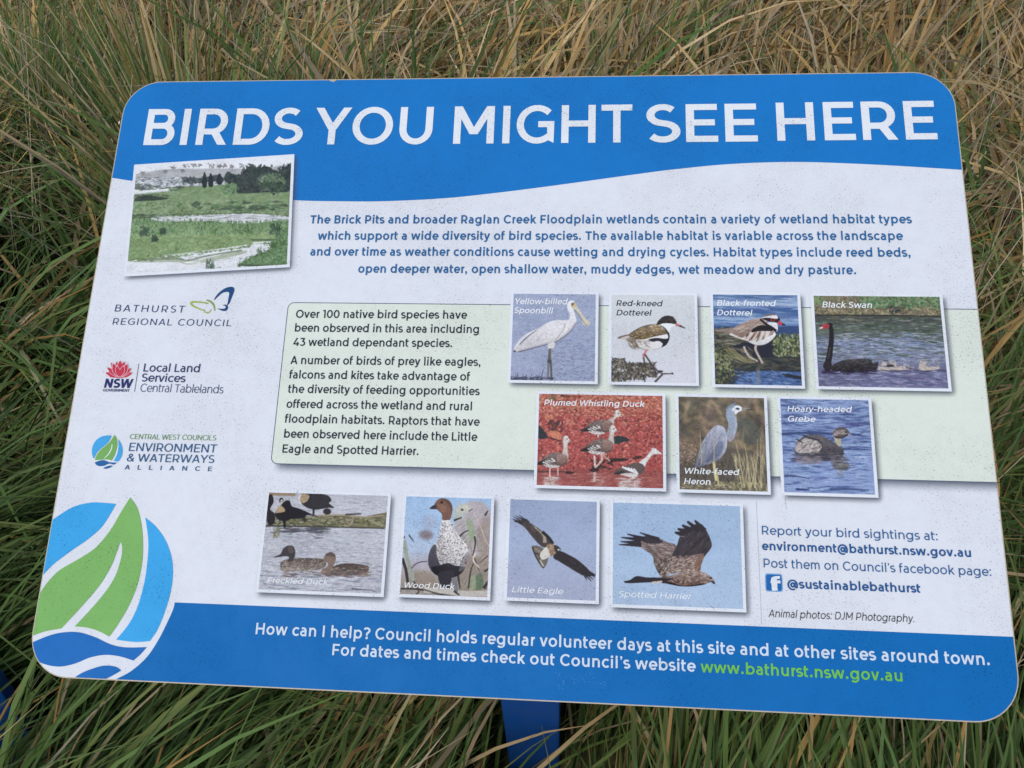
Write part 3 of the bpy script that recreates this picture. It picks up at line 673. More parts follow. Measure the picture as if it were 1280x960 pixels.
back = [(232, 432), (290, 392), (360, 358), (440, 340), (500, 336), (540, 360), (572, 400), (580, 430), (500, 445), (400, 470), (330, 478), (280, 468)]
p.poly((128, 108, 84), back); p.clipto(back); p.dabs([(84, 70, 54), (170, 148, 112), (148, 126, 92), (102, 86, 66), (186, 166, 128)], (230, 335, 590, 480), 320, 36, 9, 12, 30, .85); p.clipto()
p.shade(back, 26, -34); p.line((66, 58, 52), [(232, 432), (290, 392), (360, 358), (440, 340)], 7)
p.poly((228, 226, 232), [(370, 482), (450, 455), (560, 432), (588, 440), (585, 468), (500, 462), (430, 480)])
p.poly((44, 42, 50), [(410, 478), (480, 462), (560, 470), (592, 455), (560, 380), (520, 345), (540, 340), (580, 385), (603, 430), (600, 480), (570, 530), (530, 545), (540, 515), (500, 490), (450, 498)])
p.line((150, 146, 152), [(440, 568), (500, 562), (556, 538)], 5)
p.poly((232, 232, 238), [(512, 338), (560, 325), (650, 335), (660, 348), (620, 362), (598, 410), (580, 390), (550, 360)])
p.poly((58, 52, 52), [(485, 335), (505, 300), (540, 270), (585, 257), (630, 268), (660, 300), (670, 325), (655, 336), (600, 328), (540, 330), (510, 342)]); p.dabs([(86, 76, 72), (46, 42, 44)], (520, 265, 650, 325), 40, 40, 9, 10, 20, .5); p.ell((30, 28, 30), 600, 318, 11, 9)
p.line((190, 110, 112), [(660, 338), (700, 352)], 26, 20); p.line((74, 62, 66), [(695, 350), (748, 374)], 20, 8)
p.build('photo of a small black capped wader on pale background', 1, tex=.03); p.caption([('Red-kneed', (112, 167), (532, 172), 7), ('Dotterel', (112, 255), (430, 258), 7)], 118, (42, 50, 66))

# ---- wader with black front by blue water
p = Pic((885, 360), 7.385, [(43, 62), (824, 68), (865, 903), (67, 890)], 3); p.bands([(62, (92, 122, 170)), (100, (84, 112, 165)), (130, (150, 172, 208)), (160, (160, 180, 214)), (185, (62, 92, 152)), (250, (70, 102, 160)), (290, (140, 168, 208)), (330, (104, 140, 190)), (360, (60, 88, 145)), (430, (48, 66, 105)), (460, (60, 66, 62)), (890, (56, 66, 88))])
p.dabs([(60, 90, 150), (150, 174, 212), (110, 140, 190), (170, 192, 222)], (45, 65, 850, 340), 130, 200, 16, 3, 4, .45); p.dabs([(66, 104, 168), (150, 180, 215)], (45, 290, 400, 350), 30, 160, 10, 2, 4, .6)
p.poly((52, 74, 122), [(640, 370), (850, 360), (860, 440), (700, 440)])
p.dabs([(74, 72, 60), (58, 58, 54), (110, 106, 88), (46, 48, 50)], (55, 370, 330, 640), 260, 90, 14, 12, 25, .8); p.dabs([(150, 142, 128), (130, 122, 104)], (55, 390, 330, 520), 40, 130, 8, 4, 16, .8)
p.dabs([(46, 50, 52), (56, 58, 52), (88, 92, 62), (120, 126, 84)], (60, 560, 240, 880), 330, 40, 18, 50, 50, .8); p.dabs([(132, 140, 96), (112, 120, 80), (152, 158, 120)], (70, 600, 230, 760), 80, 34, 14, 50, 50, .8)
p.poly((44, 46, 62), [(250, 530), (600, 480), (620, 600), (540, 690), (400, 680), (260, 610)]); 
p.dabs([(72, 82, 56), (104, 116, 76), (140, 150, 104), (54, 62, 52), (168, 172, 134)], (600, 430, 855, 640), 420, 36, 14, 60, 50, .85)
p.poly((52, 56, 60), [(250, 690), (600, 640), (860, 650), (865, 770), (600, 760), (330, 760)]); p.dabs([(46, 50, 56), (72, 74, 68), (92, 90, 78)], (240, 650, 860, 750), 140, 90, 14, 4, 12, .7)
p.poly((128, 120, 88), [(180, 545), (260, 590), (380, 660), (440, 690), (350, 690), (250, 640)]); p.dabs([(150, 140, 104), (96, 92, 72)], (200, 560, 420, 690), 40, 90, 10, 30, 10, .7)
p.poly((70, 100, 160), [(240, 880), (330, 790), (460, 765), (860, 775), (866, 900), (240, 895)], False); p.dabs([(96, 128, 184), (56, 78, 130), (130, 156, 200), (44, 54, 84)], (250, 770, 864, 900), 220, 70, 9, 6, 10, .7); p.poly((44, 50, 60), [(680, 790), (860, 815), (862, 845), (720, 815)])
p.line((140, 128, 122), [(460, 740), (470, 880)], 34, 30, .5)
p.line((186, 172, 160), [(330, 540), (350, 590), (375, 630)], 20, 18); p.line((186, 172, 160), [(375, 632), (460, 678)], 18, 14); p.line((190, 174, 162), [(442, 530), (440, 575), (500, 690)], 24, 18); p.ell((190, 172, 162), 500, 688, 14, 9)
p.poly((140, 122, 116), [(55, 392), (150, 378), (240, 375), (330, 440), (250, 450), (200, 420), (100, 408)]); p.line((206, 200, 198), [(200, 425), (300, 462), (360, 480)], 20)
bk = [(220, 378), (290, 340), (380, 300), (460, 285), (520, 290), (560, 340), (520, 345), (440, 370), (380, 430), (330, 460), (280, 450), (220, 420), (190, 400)]
p.poly((150, 126, 118), bk); p.clipto(bk); p.dabs([(118, 96, 90), (176, 152, 142), (134, 112, 104), (196, 176, 166)], (190, 280, 560, 460), 150, 70, 11, -20, 16, .7); p.clipto()
wing = [(330, 450), (400, 405), (500, 400), (590, 390), (620, 420), (600, 470), (540, 515), (460, 528), (400, 510), (350, 480)]
p.poly((212, 202, 200), wing); p.clipto(wing); p.dabs([(120, 92, 82), (148, 120, 110)], (330, 400, 600, 480), 26, 110, 13, -62, 8, .9); p.clipto(); p.shade(bk, 26, -26); p.poly((226, 224, 230), [(370, 490), (460, 495), (560, 450), (618, 420), (615, 450), (540, 515), (460, 530), (400, 512)])
p.shade(wing, 6, -22); p.poly((42, 38, 42), [(400, 395), (440, 362), (500, 345), (560, 360), (600, 395), (540, 400), (470, 398), (410, 412)])
p.poly((228, 226, 232), [(545, 325), (620, 320), (640, 350), (640, 395), (618, 400), (580, 350)]); p.line((40, 38, 44), [(480, 290), (540, 340), (590, 370), (628, 400)], 20, 26)
p.poly((228, 224, 228), [(490, 275), (560, 262), (620, 250), (640, 285), (560, 285)]); p.poly((44, 40, 46), [(500, 282), (560, 278), (630, 288), (650, 270), (640, 252), (660, 285), (655, 320), (600, 318), (540, 305)]); p.ell((196, 60, 70), 597, 296, 20, 15); p.ell((30, 26, 30), 598, 296, 10, 10); p.line((120, 100, 92), [(510, 262), (570, 250), (620, 250)], 12)
p.line((206, 60, 78), [(645, 318), (682, 338)], 38, 26); p.line((48, 42, 52), [(680, 334), (712, 348)], 22, 10)
p.build('photo of a black fronted wader beside blue water', 2); p.caption([('Black-fronted', (80, 165), (618, 170), 7), ('Dotterel', (80, 253), (400, 258), 7)])

# ---- black swan
p = Pic((1010, 360), 6.737, [(45, 68), (1104, 75), (1182, 848), (90, 828)], 4); p.bands([(68, (112, 118, 88)), (225, (118, 112, 92)), (240, (70, 74, 72)), (300, (78, 86, 82)), (400, (92, 104, 104)), (470, (112, 122, 148)), (600, (118, 126, 158)), (690, (98, 100, 140)), (840, (104, 106, 146))])
p.dabs([(88, 132, 92), (62, 104, 72), (112, 152, 108), (142, 160, 120), (72, 92, 64)], (420, 70, 1110, 180), 420, 30, 16, 40, 50, .85); p.dabs([(140, 122, 106), (112, 98, 84), (158, 142, 122), (90, 86, 70), (110, 124, 84)], (45, 70, 440, 225), 420, 30, 16, 30, 50, .8); p.dabs([(96, 132, 84), (130, 152, 110)], (45, 75, 130, 140), 60, 30, 14, 60, 30)
p.dabs([(152, 142, 108), (128, 116, 88), (108, 98, 78), (172, 160, 128), (84, 78, 66)], (60, 170, 1118, 232), 330, 32, 14, 10, 40, .85); p.dabs([(52, 54, 60), (70, 70, 66)], (680, 160, 770, 210), 30, 30, 20, 30, 50); p.line((54, 56, 58), [(58, 232), (500, 232), (1118, 242)], 12)
p.dabs([(60, 72, 66), (92, 102, 86), (110, 112, 96), (78, 92, 76)], (62, 245, 1130, 400), 220, 110, 9, 1, 4, .6); p.dabs([(120, 104, 92)], (180, 245, 560, 290), 30, 60, 8, 0, 5, .6)
p.dabs([(122, 134, 172), (150, 160, 192), (84, 98, 92), (70, 86, 76), (176, 182, 206), (104, 116, 156)], (70, 380, 1165, 620), 430, 120, 10, 2, 5, .7); p.dabs([(142, 152, 196), (120, 132, 180)], (250, 420, 1050, 480), 40, 200, 14, 2, 4, .6)
p.dabs([(52, 62, 56), (128, 140, 132), (44, 54, 50), (104, 116, 92), (150, 160, 170)], (62, 250, 1130, 480), 330, 70, 7, 1, 4, .65); p.dabs([(58, 70, 66), (186, 192, 212)], (70, 400, 1165, 620), 200, 60, 6, 2, 4, .7)
p.dabs([(78, 78, 120), (134, 136, 176), (160, 160, 192), (92, 92, 132), (112, 112, 152)], (85, 690, 1182, 845), 380, 90, 11, 3, 6, .7)
p.line((40, 38, 46), [(180, 320), (196, 350), (198, 430), (188, 520), (175, 600), (155, 680)], 30, 56); p.ell((40, 38, 44), 182, 318, 28, 24, 10); p.ell((48, 44, 48), 165, 655, 38, 44); p.line((92, 80, 74), [(186, 500), (170, 600)], 14, 16, .5)
p.poly((172, 56, 68), [(116, 318), (150, 302), (178, 312), (172, 340), (130, 346), (112, 335)]); p.line((222, 210, 206), [(98, 342), (126, 334)], 14, 12)
sw = [(195, 665), (240, 630), (320, 603), (400, 598), (470, 594), (535, 608), (545, 635), (585, 622), (588, 660), (560, 695), (480, 705), (380, 712), (260, 698), (200, 690)]
p.poly((44, 41, 47), sw); p.clipto(sw); p.dabs([(66, 62, 66), (34, 32, 38), (84, 78, 78)], (200, 600, 590, 700), 130, 50, 9, 8, 18, .6); p.clipto(); p.shade(sw, 22, -12); p.dabs([(40, 38, 58), (56, 54, 80)], (130, 690, 560, 725), 60, 70, 10, 3, 5, .8)
for cx, cy, l in ((640, 660, 60), (760, 655, 95), (1010, 655, 95)):
    p.poly((186, 174, 168), [(cx-l*.85, cy+10), (cx-l*.3, cy+2), (cx+l, cy+14), (cx+l*.7, cy+32), (cx-l*.2, cy+42), (cx-l*.8, cy+36)]); p.poly((188, 174, 168), [(cx-l*.8, cy+20), (cx-l*.75, cy-36), (cx-l*.55, cy-50), (cx-l*.2, cy-36), (cx-l*.3, cy+10)]) if cx > 700 else p.ell((190, 172, 162), cx, cy-22, 22, 16)
p.dabs([(150, 138, 136), (196, 184, 178), (120, 112, 120), (206, 198, 194)], (590, 610, 880, 700), 90, 26, 8, 10, 30, .75); p.dabs([(150, 138, 136), (196, 184, 178), (134, 126, 132)], (925, 600, 1105, 690), 60, 26, 8, 10, 30, .75); p.dabs([(120, 130, 160), (150, 158, 190), (88, 92, 120)], (590, 590, 1150, 640), 60, 50, 8, 2, 6, .6); p.ell((60, 58, 66), 690, 655, 34, 12); p.dabs([(70, 66, 88)], (600, 690, 1160, 704), 30, 60, 8, 0, 4, .7); p.line((84, 78, 92), [(820, 672), (880, 676)], 10)
p.build('photo of a black swan with pale cygnets on green and blue water', 3); p.caption([('Black Swan', (117, 166), (535, 170), 7.2)])

# ---- ducks on red ground
p = Pic((660, 485), 7.111, [(98, 52), (1193, 72), (1203, 893), (80, 863)], 5); p.bands([(55, (178, 104, 86)), (180, (182, 100, 84)), (260, (176, 82, 78)), (700, (168, 76, 74)), (750, (140, 72, 70)), (890, (158, 86, 82))])
p.dabs([(196, 112, 92), (150, 66, 62), (206, 136, 116), (184, 88, 82), (120, 58, 56), (212, 152, 132)], (85, 55, 1200, 330), 900, 38, 16, 18, 30, .75); p.dabs([(192, 88, 84), (142, 60, 60), (204, 116, 108), (172, 74, 72), (110, 54, 54), (184, 84, 84)], (85, 260, 1200, 700), 1200, 40, 17, 10, 45, .75)
p.dabs([(92, 44, 44), (216, 140, 122), (198, 104, 92), (76, 42, 44), (224, 168, 148)], (85, 60, 1200, 740), 900, 22, 10, 10, 60, .75); p.dabs([(96, 110, 70), (110, 92, 70)], (170, 65, 250, 110), 24, 30, 10, 20, 40); p.line((70, 50, 46), [(290, 72), (380, 80)], 14, 8); p.dabs([(72, 56, 56), (60, 52, 54)], (180, 290, 310, 390), 26, 70, 14, -55, 20, .8)
p.poly((212, 130, 98), [(180, 400), (250, 380), (300, 420), (290, 462), (220, 440)], op=.8); p.line((196, 118, 92), [(150, 245), (230, 270)], 26)
p.poly((52, 56, 62), [(92, 340), (120, 350), (180, 440), (92, 445)]); p.poly((50, 58, 64), [(735, 470), (780, 430), (830, 430), (890, 450), (900, 470), (830, 485), (800, 500)]); p.line((64, 50, 52), [(180, 440), (300, 475)], 10)
p.poly((58, 46, 48), [(690, 640), (760, 625), (870, 625), (880, 645), (760, 655)]); p.poly((70, 48, 48), [(925, 635), (960, 605), (1010, 605), (1000, 625)]); p.dabs([(54, 46, 48)], (560, 640, 740, 720), 30, 60, 16, 10, 40, .8)
p.bands_ = None
p.poly((158, 80, 78), [(82, 745), (500, 745), (800, 775), (1203, 760), (1203, 893), (80, 865)], False, .9); p.dabs([(176, 104, 98), (132, 66, 66), (190, 128, 122), (150, 76, 74)], (82, 750, 1203, 893), 300, 90, 8, 1, 4, .6); p.line((92, 56, 58), [(82, 745), (280, 742), (420, 748)], 14, 10); p.ell((70, 46, 50), 370, 752, 40, 12); p.dabs([(206, 196, 194), (190, 170, 168)], (150, 790, 270, 865), 50, 70, 10, 2, 5, .6); p.dabs([(206, 196, 194), (190, 170, 168)], (820, 800, 980, 890), 80, 80, 10, 2, 5, .6); p.line((200, 180, 176), [(592, 745), (590, 830)], 26, 20, .7); p.dabs([(196, 170, 168)], (570, 760, 680, 880), 40, 60, 8, 2, 4, .5)
def duck(q, ox, oy, k, legs=True, flip=1, hx=0, hy=0):
    f = lambda P: [(ox+x*k*flip + hx*max(0, min(1, (-60-y)/130)), oy+y*k + hy*max(0, min(1, (-60-y)/130))) for x, y in P]
    q.poly((196, 186, 182), f([(60, -30), (90, -75), (100, -150), (92, -200), (105, -240), (138, -245), (150, -220), (170, -195), (190, -185), (150, -182), (138, -150), (140, -90), (148, -40), (130, 10), (60, 30)]))
    q.shade(f([(60, -30), (90, -75), (100, -150), (92, -200), (105, -240), (138, -245), (150, -220), (170, -195), (138, -150), (140, -90), (148, -40), (130, 10), (60, 30)]), 16, -34, 10)
    q.line((160, 120, 112), f([(150, -195), (192, -183)]), 14*k, 7*k); q.ell((60, 52, 54), ox+134*k*flip+hx, oy-215*k+hy, 6*k, 6*k); q.line((160, 150, 148), f([(100, -240), (95, -190), (100, -120)]), 14*k, 10*k, .7)
    q.poly((112, 96, 92), f([(-150, 30), (-60, -40), (20, -75), (90, -60), (135, -30), (130, 30), (70, 60), (-20, 62), (-90, 50)])); q.poly((150, 112, 104), f([(40, -50), (110, -50), (130, 0), (80, 40), (40, 20)]), op=.7)
    q.poly((62, 56, 60), f([(-175, 35), (-120, 10), (-60, 0), (-90, 40), (-140, 50)]))
    for i in range(5): q.line((232, 228, 230), f([(-100+22*i, 20-10*i), (-40+20*i, 45-12*i)] if i < 3 else [(-70+18*i, -40+8*i), (-20+10*i, 10+2*i)]), 12*k, 7*k)
    q.dabs([(70, 62, 64), (150, 138, 136), (96, 84, 82)], (ox-110*k, oy-60*k, ox+60*k, oy+40*k), 46, 26*k, 7*k, -30, 24, .7)
    q.poly((206, 198, 200), f([(-100, 45), (-20, 45), (60, 55), (40, 72), (-40, 72)]))
    q.shade(f([(-150, 30), (-60, -40), (20, -75), (90, -60), (135, -30), (130, 30), (70, 60), (-20, 62), (-90, 50)]), 14, -20)
    if legs:
        q.line((206, 172, 168), f([(-20, 62), (-32, 100), (-30, 170)]), 16*k, 13*k); q.line((206, 172, 168), f([(50, 55), (45, 100), (48, 150)]), 14*k, 12*k)
duck(p, 225, 640, .92, True, 1, 0, 12); duck(p, 625, 345, .92, False, 1, 55, 80); p.line((206, 186, 184), [(625, 400), (622, 445)], 22, 12); duck(p, 625, 520, .95, False, 1, 10, 48)
p.line((212, 190, 190), [(590, 600), (598, 712)], 18, 16); p.line((210, 168, 160), [(650, 580), (655, 640), (605, 700)], 22, 16); p.line((206, 160, 150), [(670, 600), (730, 650)], 12); p.ell((60, 46, 50), 590, 728, 44, 18)
p.poly((212, 206, 208), [(985, 660), (1040, 620), (1085, 565), (1110, 530), (1140, 545), (1185, 585), (1140, 588), (1100, 600), (1060, 650), (1030, 700)]); p.poly((96, 82, 82), [(765, 745), (830, 705), (900, 678), (980, 665), (1030, 690), (1030, 740), (980, 775), (900, 770), (820, 765)]); p.poly((58, 52, 56), [(760, 758), (840, 735), (860, 760), (800, 768)])
for i in range(5): p.line((236, 232, 234), [(835+26*i, 700+4*i), (900+20*i, 735+8*i)], 14, 8)
p.poly((206, 198, 200), [(820, 765), (900, 755), (975, 755), (960, 795), (900, 790)])
p.build('photo of four ducks on red ground by water', 4, tex=.13); p.caption([('Plumed Whistling Duck', (142, 155), (1026, 170), 7.2)])

# ---- white faced heron
p = Pic((840, 490), 7.111, [(56, 42), (813, 55), (853, 887), (69, 865)], 6); p.fill((112, 100, 86)); p.ref = 400
p.dabs([(150, 130, 104), (86, 80, 74), (96, 88, 80), (166, 142, 112), (76, 74, 72)], (50, 40, 850, 500), 90, 260, 50, 60, 60, .6); p.poly((88, 92, 86), [(600, 250), (720, 260), (800, 400), (700, 480), (600, 420)], op=.8); p.line((170, 148, 116), [(330, 70), (420, 180), (460, 260)], 40, 30, .7); p.line((162, 140, 110), [(150, 80), (110, 250)], 40, 26, .7); p.line((164, 140, 110), [(100, 270), (250, 230), (340, 300)], 34, 24, .7); p.line((172, 142, 112), [(740, 70), (760, 200)], 50, 30, .6); p.line((156, 130, 104), [(480, 60), (620, 90), (640, 230)], 40, 40, .5); p.blur(7); p.dabs([(176, 152, 116), (90, 82, 74), (150, 128, 98), (70, 66, 64)], (50, 40, 850, 460), 60, 180, 14, 70, 50, .55); p.blur(5); p.clouds(6, 90)
p.poly((84, 78, 74), [(60, 640), (200, 560), (500, 500), (700, 520), (850, 620), (853, 887), (69, 870)], False, .7); p.blur(8)
p.dabs([(74, 66, 60), (98, 88, 76), (122, 106, 90), (60, 58, 54)], (62, 600, 850, 870), 400, 30, 12, 40, 50, .7); p.dabs([(150, 118, 104), (182, 156, 138), (96, 74, 66)], (70, 440, 220, 640), 200, 16, 10, 30, 60, .8); p.dabs([(118, 124, 86), (96, 104, 72), (160, 146, 114), (190, 168, 140)], (62, 800, 850, 885), 300, 36, 10, 10, 40, .8)
hb = [(205, 665), (225, 590), (260, 470), (310, 380), (370, 312), (420, 298), (465, 320), (485, 380), (488, 470), (465, 545), (410, 605), (350, 635), (270, 655)]
p.poly((146, 150, 172), hb); p.clipto(hb); p.dabs([(118, 122, 148), (172, 174, 192), (104, 108, 136), (158, 158, 176)], (200, 300, 490, 660), 260, 100, 9, 112, 12, .6); p.poly((176, 178, 200), [(480, 380), (500, 470), (470, 550), (380, 640), (440, 560), (465, 470)], op=.6); p.poly((92, 104, 138), [(400, 470), (450, 440), (440, 540), (360, 600), (300, 620)], op=.6); p.clipto(); p.shade(hb, 28, -36, 6)
p.poly((146, 160, 186), [(490, 350), (500, 290), (482, 230), (480, 175), (505, 135), (550, 120), (590, 125), (575, 160), (550, 200), (575, 260), (575, 330), (550, 400), (515, 440), (485, 410)]); p.poly((152, 150, 172), [(490, 400), (540, 380), (560, 400), (515, 445)]); p.line((176, 150, 152), [(535, 260), (520, 340), (510, 420)], 12, 8, .6); p.line((176, 188, 208), [(560, 220), (570, 300), (550, 380)], 18, 16, .6); p.poly((128, 144, 160), [(470, 165), (505, 120), (560, 95), (560, 115), (510, 145)], op=.8)
p.poly((232, 234, 242), [(530, 162), (560, 128), (595, 125), (625, 145), (628, 162), (590, 180), (560, 205), (550, 175)]); p.ell((40, 44, 54), 582, 152, 18, 9, 10); p.line((150, 146, 140), [(618, 152), (690, 152)], 22, 12); p.line((70, 66, 68), [(660, 158), (735, 158)], 9, 4)
p.line((206, 196, 140), [(372, 620), (378, 700), (392, 790)], 24, 18); p.line((190, 180, 128), [(392, 700), (410, 790), (408, 825)], 16, 14); p.line((184, 178, 130), [(380, 830), (470, 826)], 9)
for x, y, x2 in ((248, 350, 262), (370, 400, 372), (560, 420, 640), (530, 540, 625), (640, 460, 700), (655, 545, 690), (715, 600, 742), (757, 420, 735), (785, 400, 780), (700, 560, 730), (590, 600, 640), (800, 560, 790), (770, 520, 700), (680, 620, 640)): p.line((190, 176, 134), [(x2, 850 if x > 400 else 640), ((x+x2)/2+4, (y+830)/2 if x > 400 else 500), (x, y)], 9, 4, .85)
p.dabs([(196, 182, 142), (160, 148, 110)], (560, 560, 840, 870), 130, 120, 6, 82, 12, .7)
p.build('photo of a grey heron with a white face in dry reeds', 5); p.caption([('White-faced', (107, 726), (590, 740), 7.3), ('Heron', (104, 818), (338, 826), 7.3)])

# ---- grebe
p = Pic((965, 490), 7.11, [(70, 60), (853, 75), (917, 913), (110, 890)], 7); p.fill((132, 154, 204)); p.clouds(5, 60, 4)
p.dabs([(82, 100, 158), (64, 82, 140), (150, 172, 216), (166, 186, 226), (104, 124, 180)], (70, 60, 915, 910), 520, 130, 13, 1, 5, .65); p.dabs([(58, 76, 132)], (80, 70, 900, 560), 60, 230, 16, 2, 4, .6); p.line((48, 62, 112), [(90, 375), (300, 365), (560, 372)], 26, 20, .8); p.line((50, 64, 116), [(110, 745), (200, 745), (330, 770)], 26, 6, .8); p.line((52, 66, 118), [(210, 862), (330, 866)], 20, 10); p.line((52, 66, 118), [(510, 865), (700, 862), (860, 872)], 28, 10, .7); p.line((60, 78, 134), [(690, 380), (790, 380)], 24, 12); p.line((60, 78, 134), [(620, 505), (880, 515)], 16, 8)
gb = [(195, 520), (215, 470), (270, 400), (340, 378), (430, 385), (500, 420), (560, 455), (610, 480), (635, 530), (620, 580), (540, 600), (440, 610), (330, 590), (230, 560)]
p.poly((82, 78, 88), gb); p.clipto(gb); p.dabs([(62, 58, 68), (104, 98, 100), (76, 72, 80)], (280, 380, 640, 610), 160, 50, 11, 20, 20, .6); p.clipto(); p.shade(gb, 20, -22)
p.poly((168, 158, 160), [(200, 515), (220, 468), (265, 430), (320, 405), (400, 440), (440, 480), (410, 530), (330, 540), (250, 545)]); p.dabs([(190, 182, 182), (134, 122, 122), (110, 98, 98), (204, 198, 198)], (215, 420, 430, 535), 90, 40, 12, -20, 30, .75); p.line((54, 48, 58), [(215, 420), (270, 450)], 10); p.line((60, 54, 62), [(280, 390), (330, 410), (420, 430)], 14)
p.poly((176, 170, 150), [(548, 400), (606, 400), (610, 480), (575, 470)]); p.poly((92, 82, 84), [(540, 385), (545, 345), (590, 318), (645, 322), (680, 350), (685, 372), (640, 395), (600, 412), (560, 405)]); p.poly((150, 136, 138), [(545, 365), (600, 335), (660, 345), (650, 372), (600, 380), (560, 392)], op=.8); p.dabs([(196, 188, 190), (120, 106, 108)], (550, 340, 660, 385), 26, 40, 7, -18, 8, .7); p.ell((40, 36, 40), 655, 358, 9, 8); p.line((170, 160, 160), [(670, 375), (712, 390)], 14, 6); p.line((60, 54, 60), [(560, 405), (620, 408), (675, 380)], 12, 8)
p.dabs([(86, 82, 96), (64, 62, 80), (120, 112, 120)], (200, 545, 620, 615), 120, 90, 11, 2, 4, .75); p.dabs([(148, 136, 142), (120, 112, 126)], (230, 575, 420, 640), 50, 80, 10, 4, 6, .7); p.dabs([(98, 92, 98), (126, 116, 104), (72, 70, 90)], (550, 590, 660, 690), 70, 70, 11, 2, 5, .75); p.dabs([(120, 112, 110)], (570, 690, 620, 760), 16, 50, 9, 2, 5, .5)
p.build('photo of a small brown diving bird on blue ripples', 6); p.caption([('Hoary-headed', (134, 175), (702, 182), 7.1), ('Grebe', (136, 263), (378, 268), 7.1)])

# ---- freckled ducks
p = Pic((320, 605), 6.622, [(108, 72), (1091, 97), (1038, 908), (25, 872)], 8); p.fill((182, 184, 198)); p.clouds(4, 80, 3)
p.dabs([(150, 152, 170), (198, 198, 212), (138, 140, 158)], (40, 80, 1080, 260), 160, 80, 8, 2, 5, .5); p.dabs([(150, 152, 170), (204, 204, 216), (160, 162, 180), (132, 134, 152)], (30, 370, 1070, 900), 520, 90, 9, 2, 6, .55); p.dabs([(112, 114, 134)], (30, 640, 1050, 890), 70, 110, 9, 2, 5, .7); p.line((92, 92, 112), [(790, 865), (960, 878)], 14, 6)
p.dabs([(128, 130, 146), (214, 214, 224), (150, 150, 168)], (30, 380, 1070, 900), 420, 46, 6, 2, 5, .65); p.line((150, 126, 106), [(110, 85), (330, 90)], 26); p.poly((112, 106, 82), [(90, 330), (420, 270), (700, 255), (900, 270), (1085, 235), (1070, 368), (800, 360), (500, 352), (300, 340), (85, 350)], False); p.dabs([(138, 134, 104), (86, 90, 62), (160, 150, 128), (70, 72, 56), (112, 120, 78)], (90, 275, 1075, 350), 420, 40, 12, 4, 20, .85); p.line((160, 144, 122), [(520, 262), (720, 258), (860, 275), (1060, 262)], 14, 8); p.line((72, 68, 66), [(740, 255), (870, 248)], 16, 12); p.line((66, 66, 62), [(85, 348), (500, 354), (1065, 368)], 14, 10)
p.dabs([(72, 72, 82), (100, 100, 112)], (150, 365, 600, 415), 60, 110, 10, 4, 5, .8); p.dabs([(120, 116, 78)], (150, 370, 200, 440), 16, 50, 14, 90, 20, .6); p.dabs([(112, 112, 126)], (500, 420, 560, 450), 8, 60, 9, 10, 10)
p.poly((40, 38, 44), [(100, 120), (135, 90), (150, 150), (120, 210), (160, 250), (150, 330), (95, 320)]); p.poly((36, 35, 42), [(160, 240), (200, 190), (240, 145), (280, 140), (300, 185), (360, 205), (440, 240), (480, 265), (420, 260), (400, 285), (300, 290), (240, 310), (180, 290)]); p.poly((176, 150, 118), [(165, 240), (180, 200), (205, 180), (238, 205), (240, 230), (190, 240)]); p.ell((46, 44, 48), 213, 138, 18, 24); p.ell((186, 176, 164), 216, 148, 12, 20); p.line((34, 32, 38), [(238, 300), (240, 360)], 20); p.line((60, 56, 56), [(395, 280), (415, 310)], 26); p.line((66, 64, 70), [(470, 250), (510, 275)], 10)
p.poly((50, 48, 56), [(360, 120), (380, 80), (520, 80), (600, 100), (625, 140), (605, 160), (648, 198), (590, 200), (500, 215), (430, 200), (380, 165)]); p.poly((170, 146, 116), [(362, 110), (385, 82), (440, 95), (430, 140), (385, 160)]); p.line((208, 204, 208), [(375, 88), (358, 125), (372, 165)], 16); p.line((36, 34, 40), [(478, 210), (478, 250)], 16); p.ell((48, 45, 50), 590, 230, 34, 26)
d1 = [(205, 690), (210, 645), (260, 622), (330, 615), (430, 612), (540, 618), (580, 640), (560, 700), (430, 715), (300, 720), (230, 715)]; p.poly((116, 104, 98), d1); p.clipto(d1); p.dabs([(84, 76, 74), (148, 136, 126), (96, 86, 82), (176, 160, 148)], (200, 610, 580, 720), 330, 22, 9, 10, 40, .8); p.clipto(); p.shade(d1, -16, 22)
p.poly((62, 58, 62), [(148, 606), (205, 580), (225, 540), (260, 512), (305, 512), (326, 545), (326, 590), (305, 635), (265, 640), (275, 605), (240, 598), (190, 606)]); p.poly((104, 92, 86), [(265, 520), (300, 520), (318, 560), (280, 570)], op=.6)
d2 = [(540, 735), (560, 700), (620, 690), (690, 662), (780, 655), (880, 668), (935, 685), (910, 745), (800, 755), (680, 760), (590, 758)]; p.poly((118, 100, 92), d2); p.clipto(d2); p.dabs([(84, 74, 72), (152, 132, 120), (100, 86, 80), (70, 64, 64)], (540, 655, 935, 760), 260, 50, 10, -8, 18, .8); p.clipto(); p.shade(d2, -14, 18); p.line((70, 62, 64), [(640, 690), (740, 665), (890, 672)], 12, 8)
p.poly((126, 106, 96), [(525, 645), (560, 615), (575, 585), (620, 562), (655, 580), (662, 625), (640, 680), (590, 720), (560, 715), (600, 665), (570, 640)]); p.poly((74, 66, 66), [(570, 590), (620, 562), (660, 600), (620, 598)], op=.7); p.line((70, 64, 66), [(525, 648), (560, 628)], 12, 12); p.dabs([(90, 84, 96), (128, 104, 96)], (220, 715, 940, 770), 70, 90, 9, 2, 4, .7)
p.build('photo of two brown speckled ducks swimming past a mud bank', 7); p.caption([('Freckled Duck', (92, 818), (588, 834), 6.8)], 104)

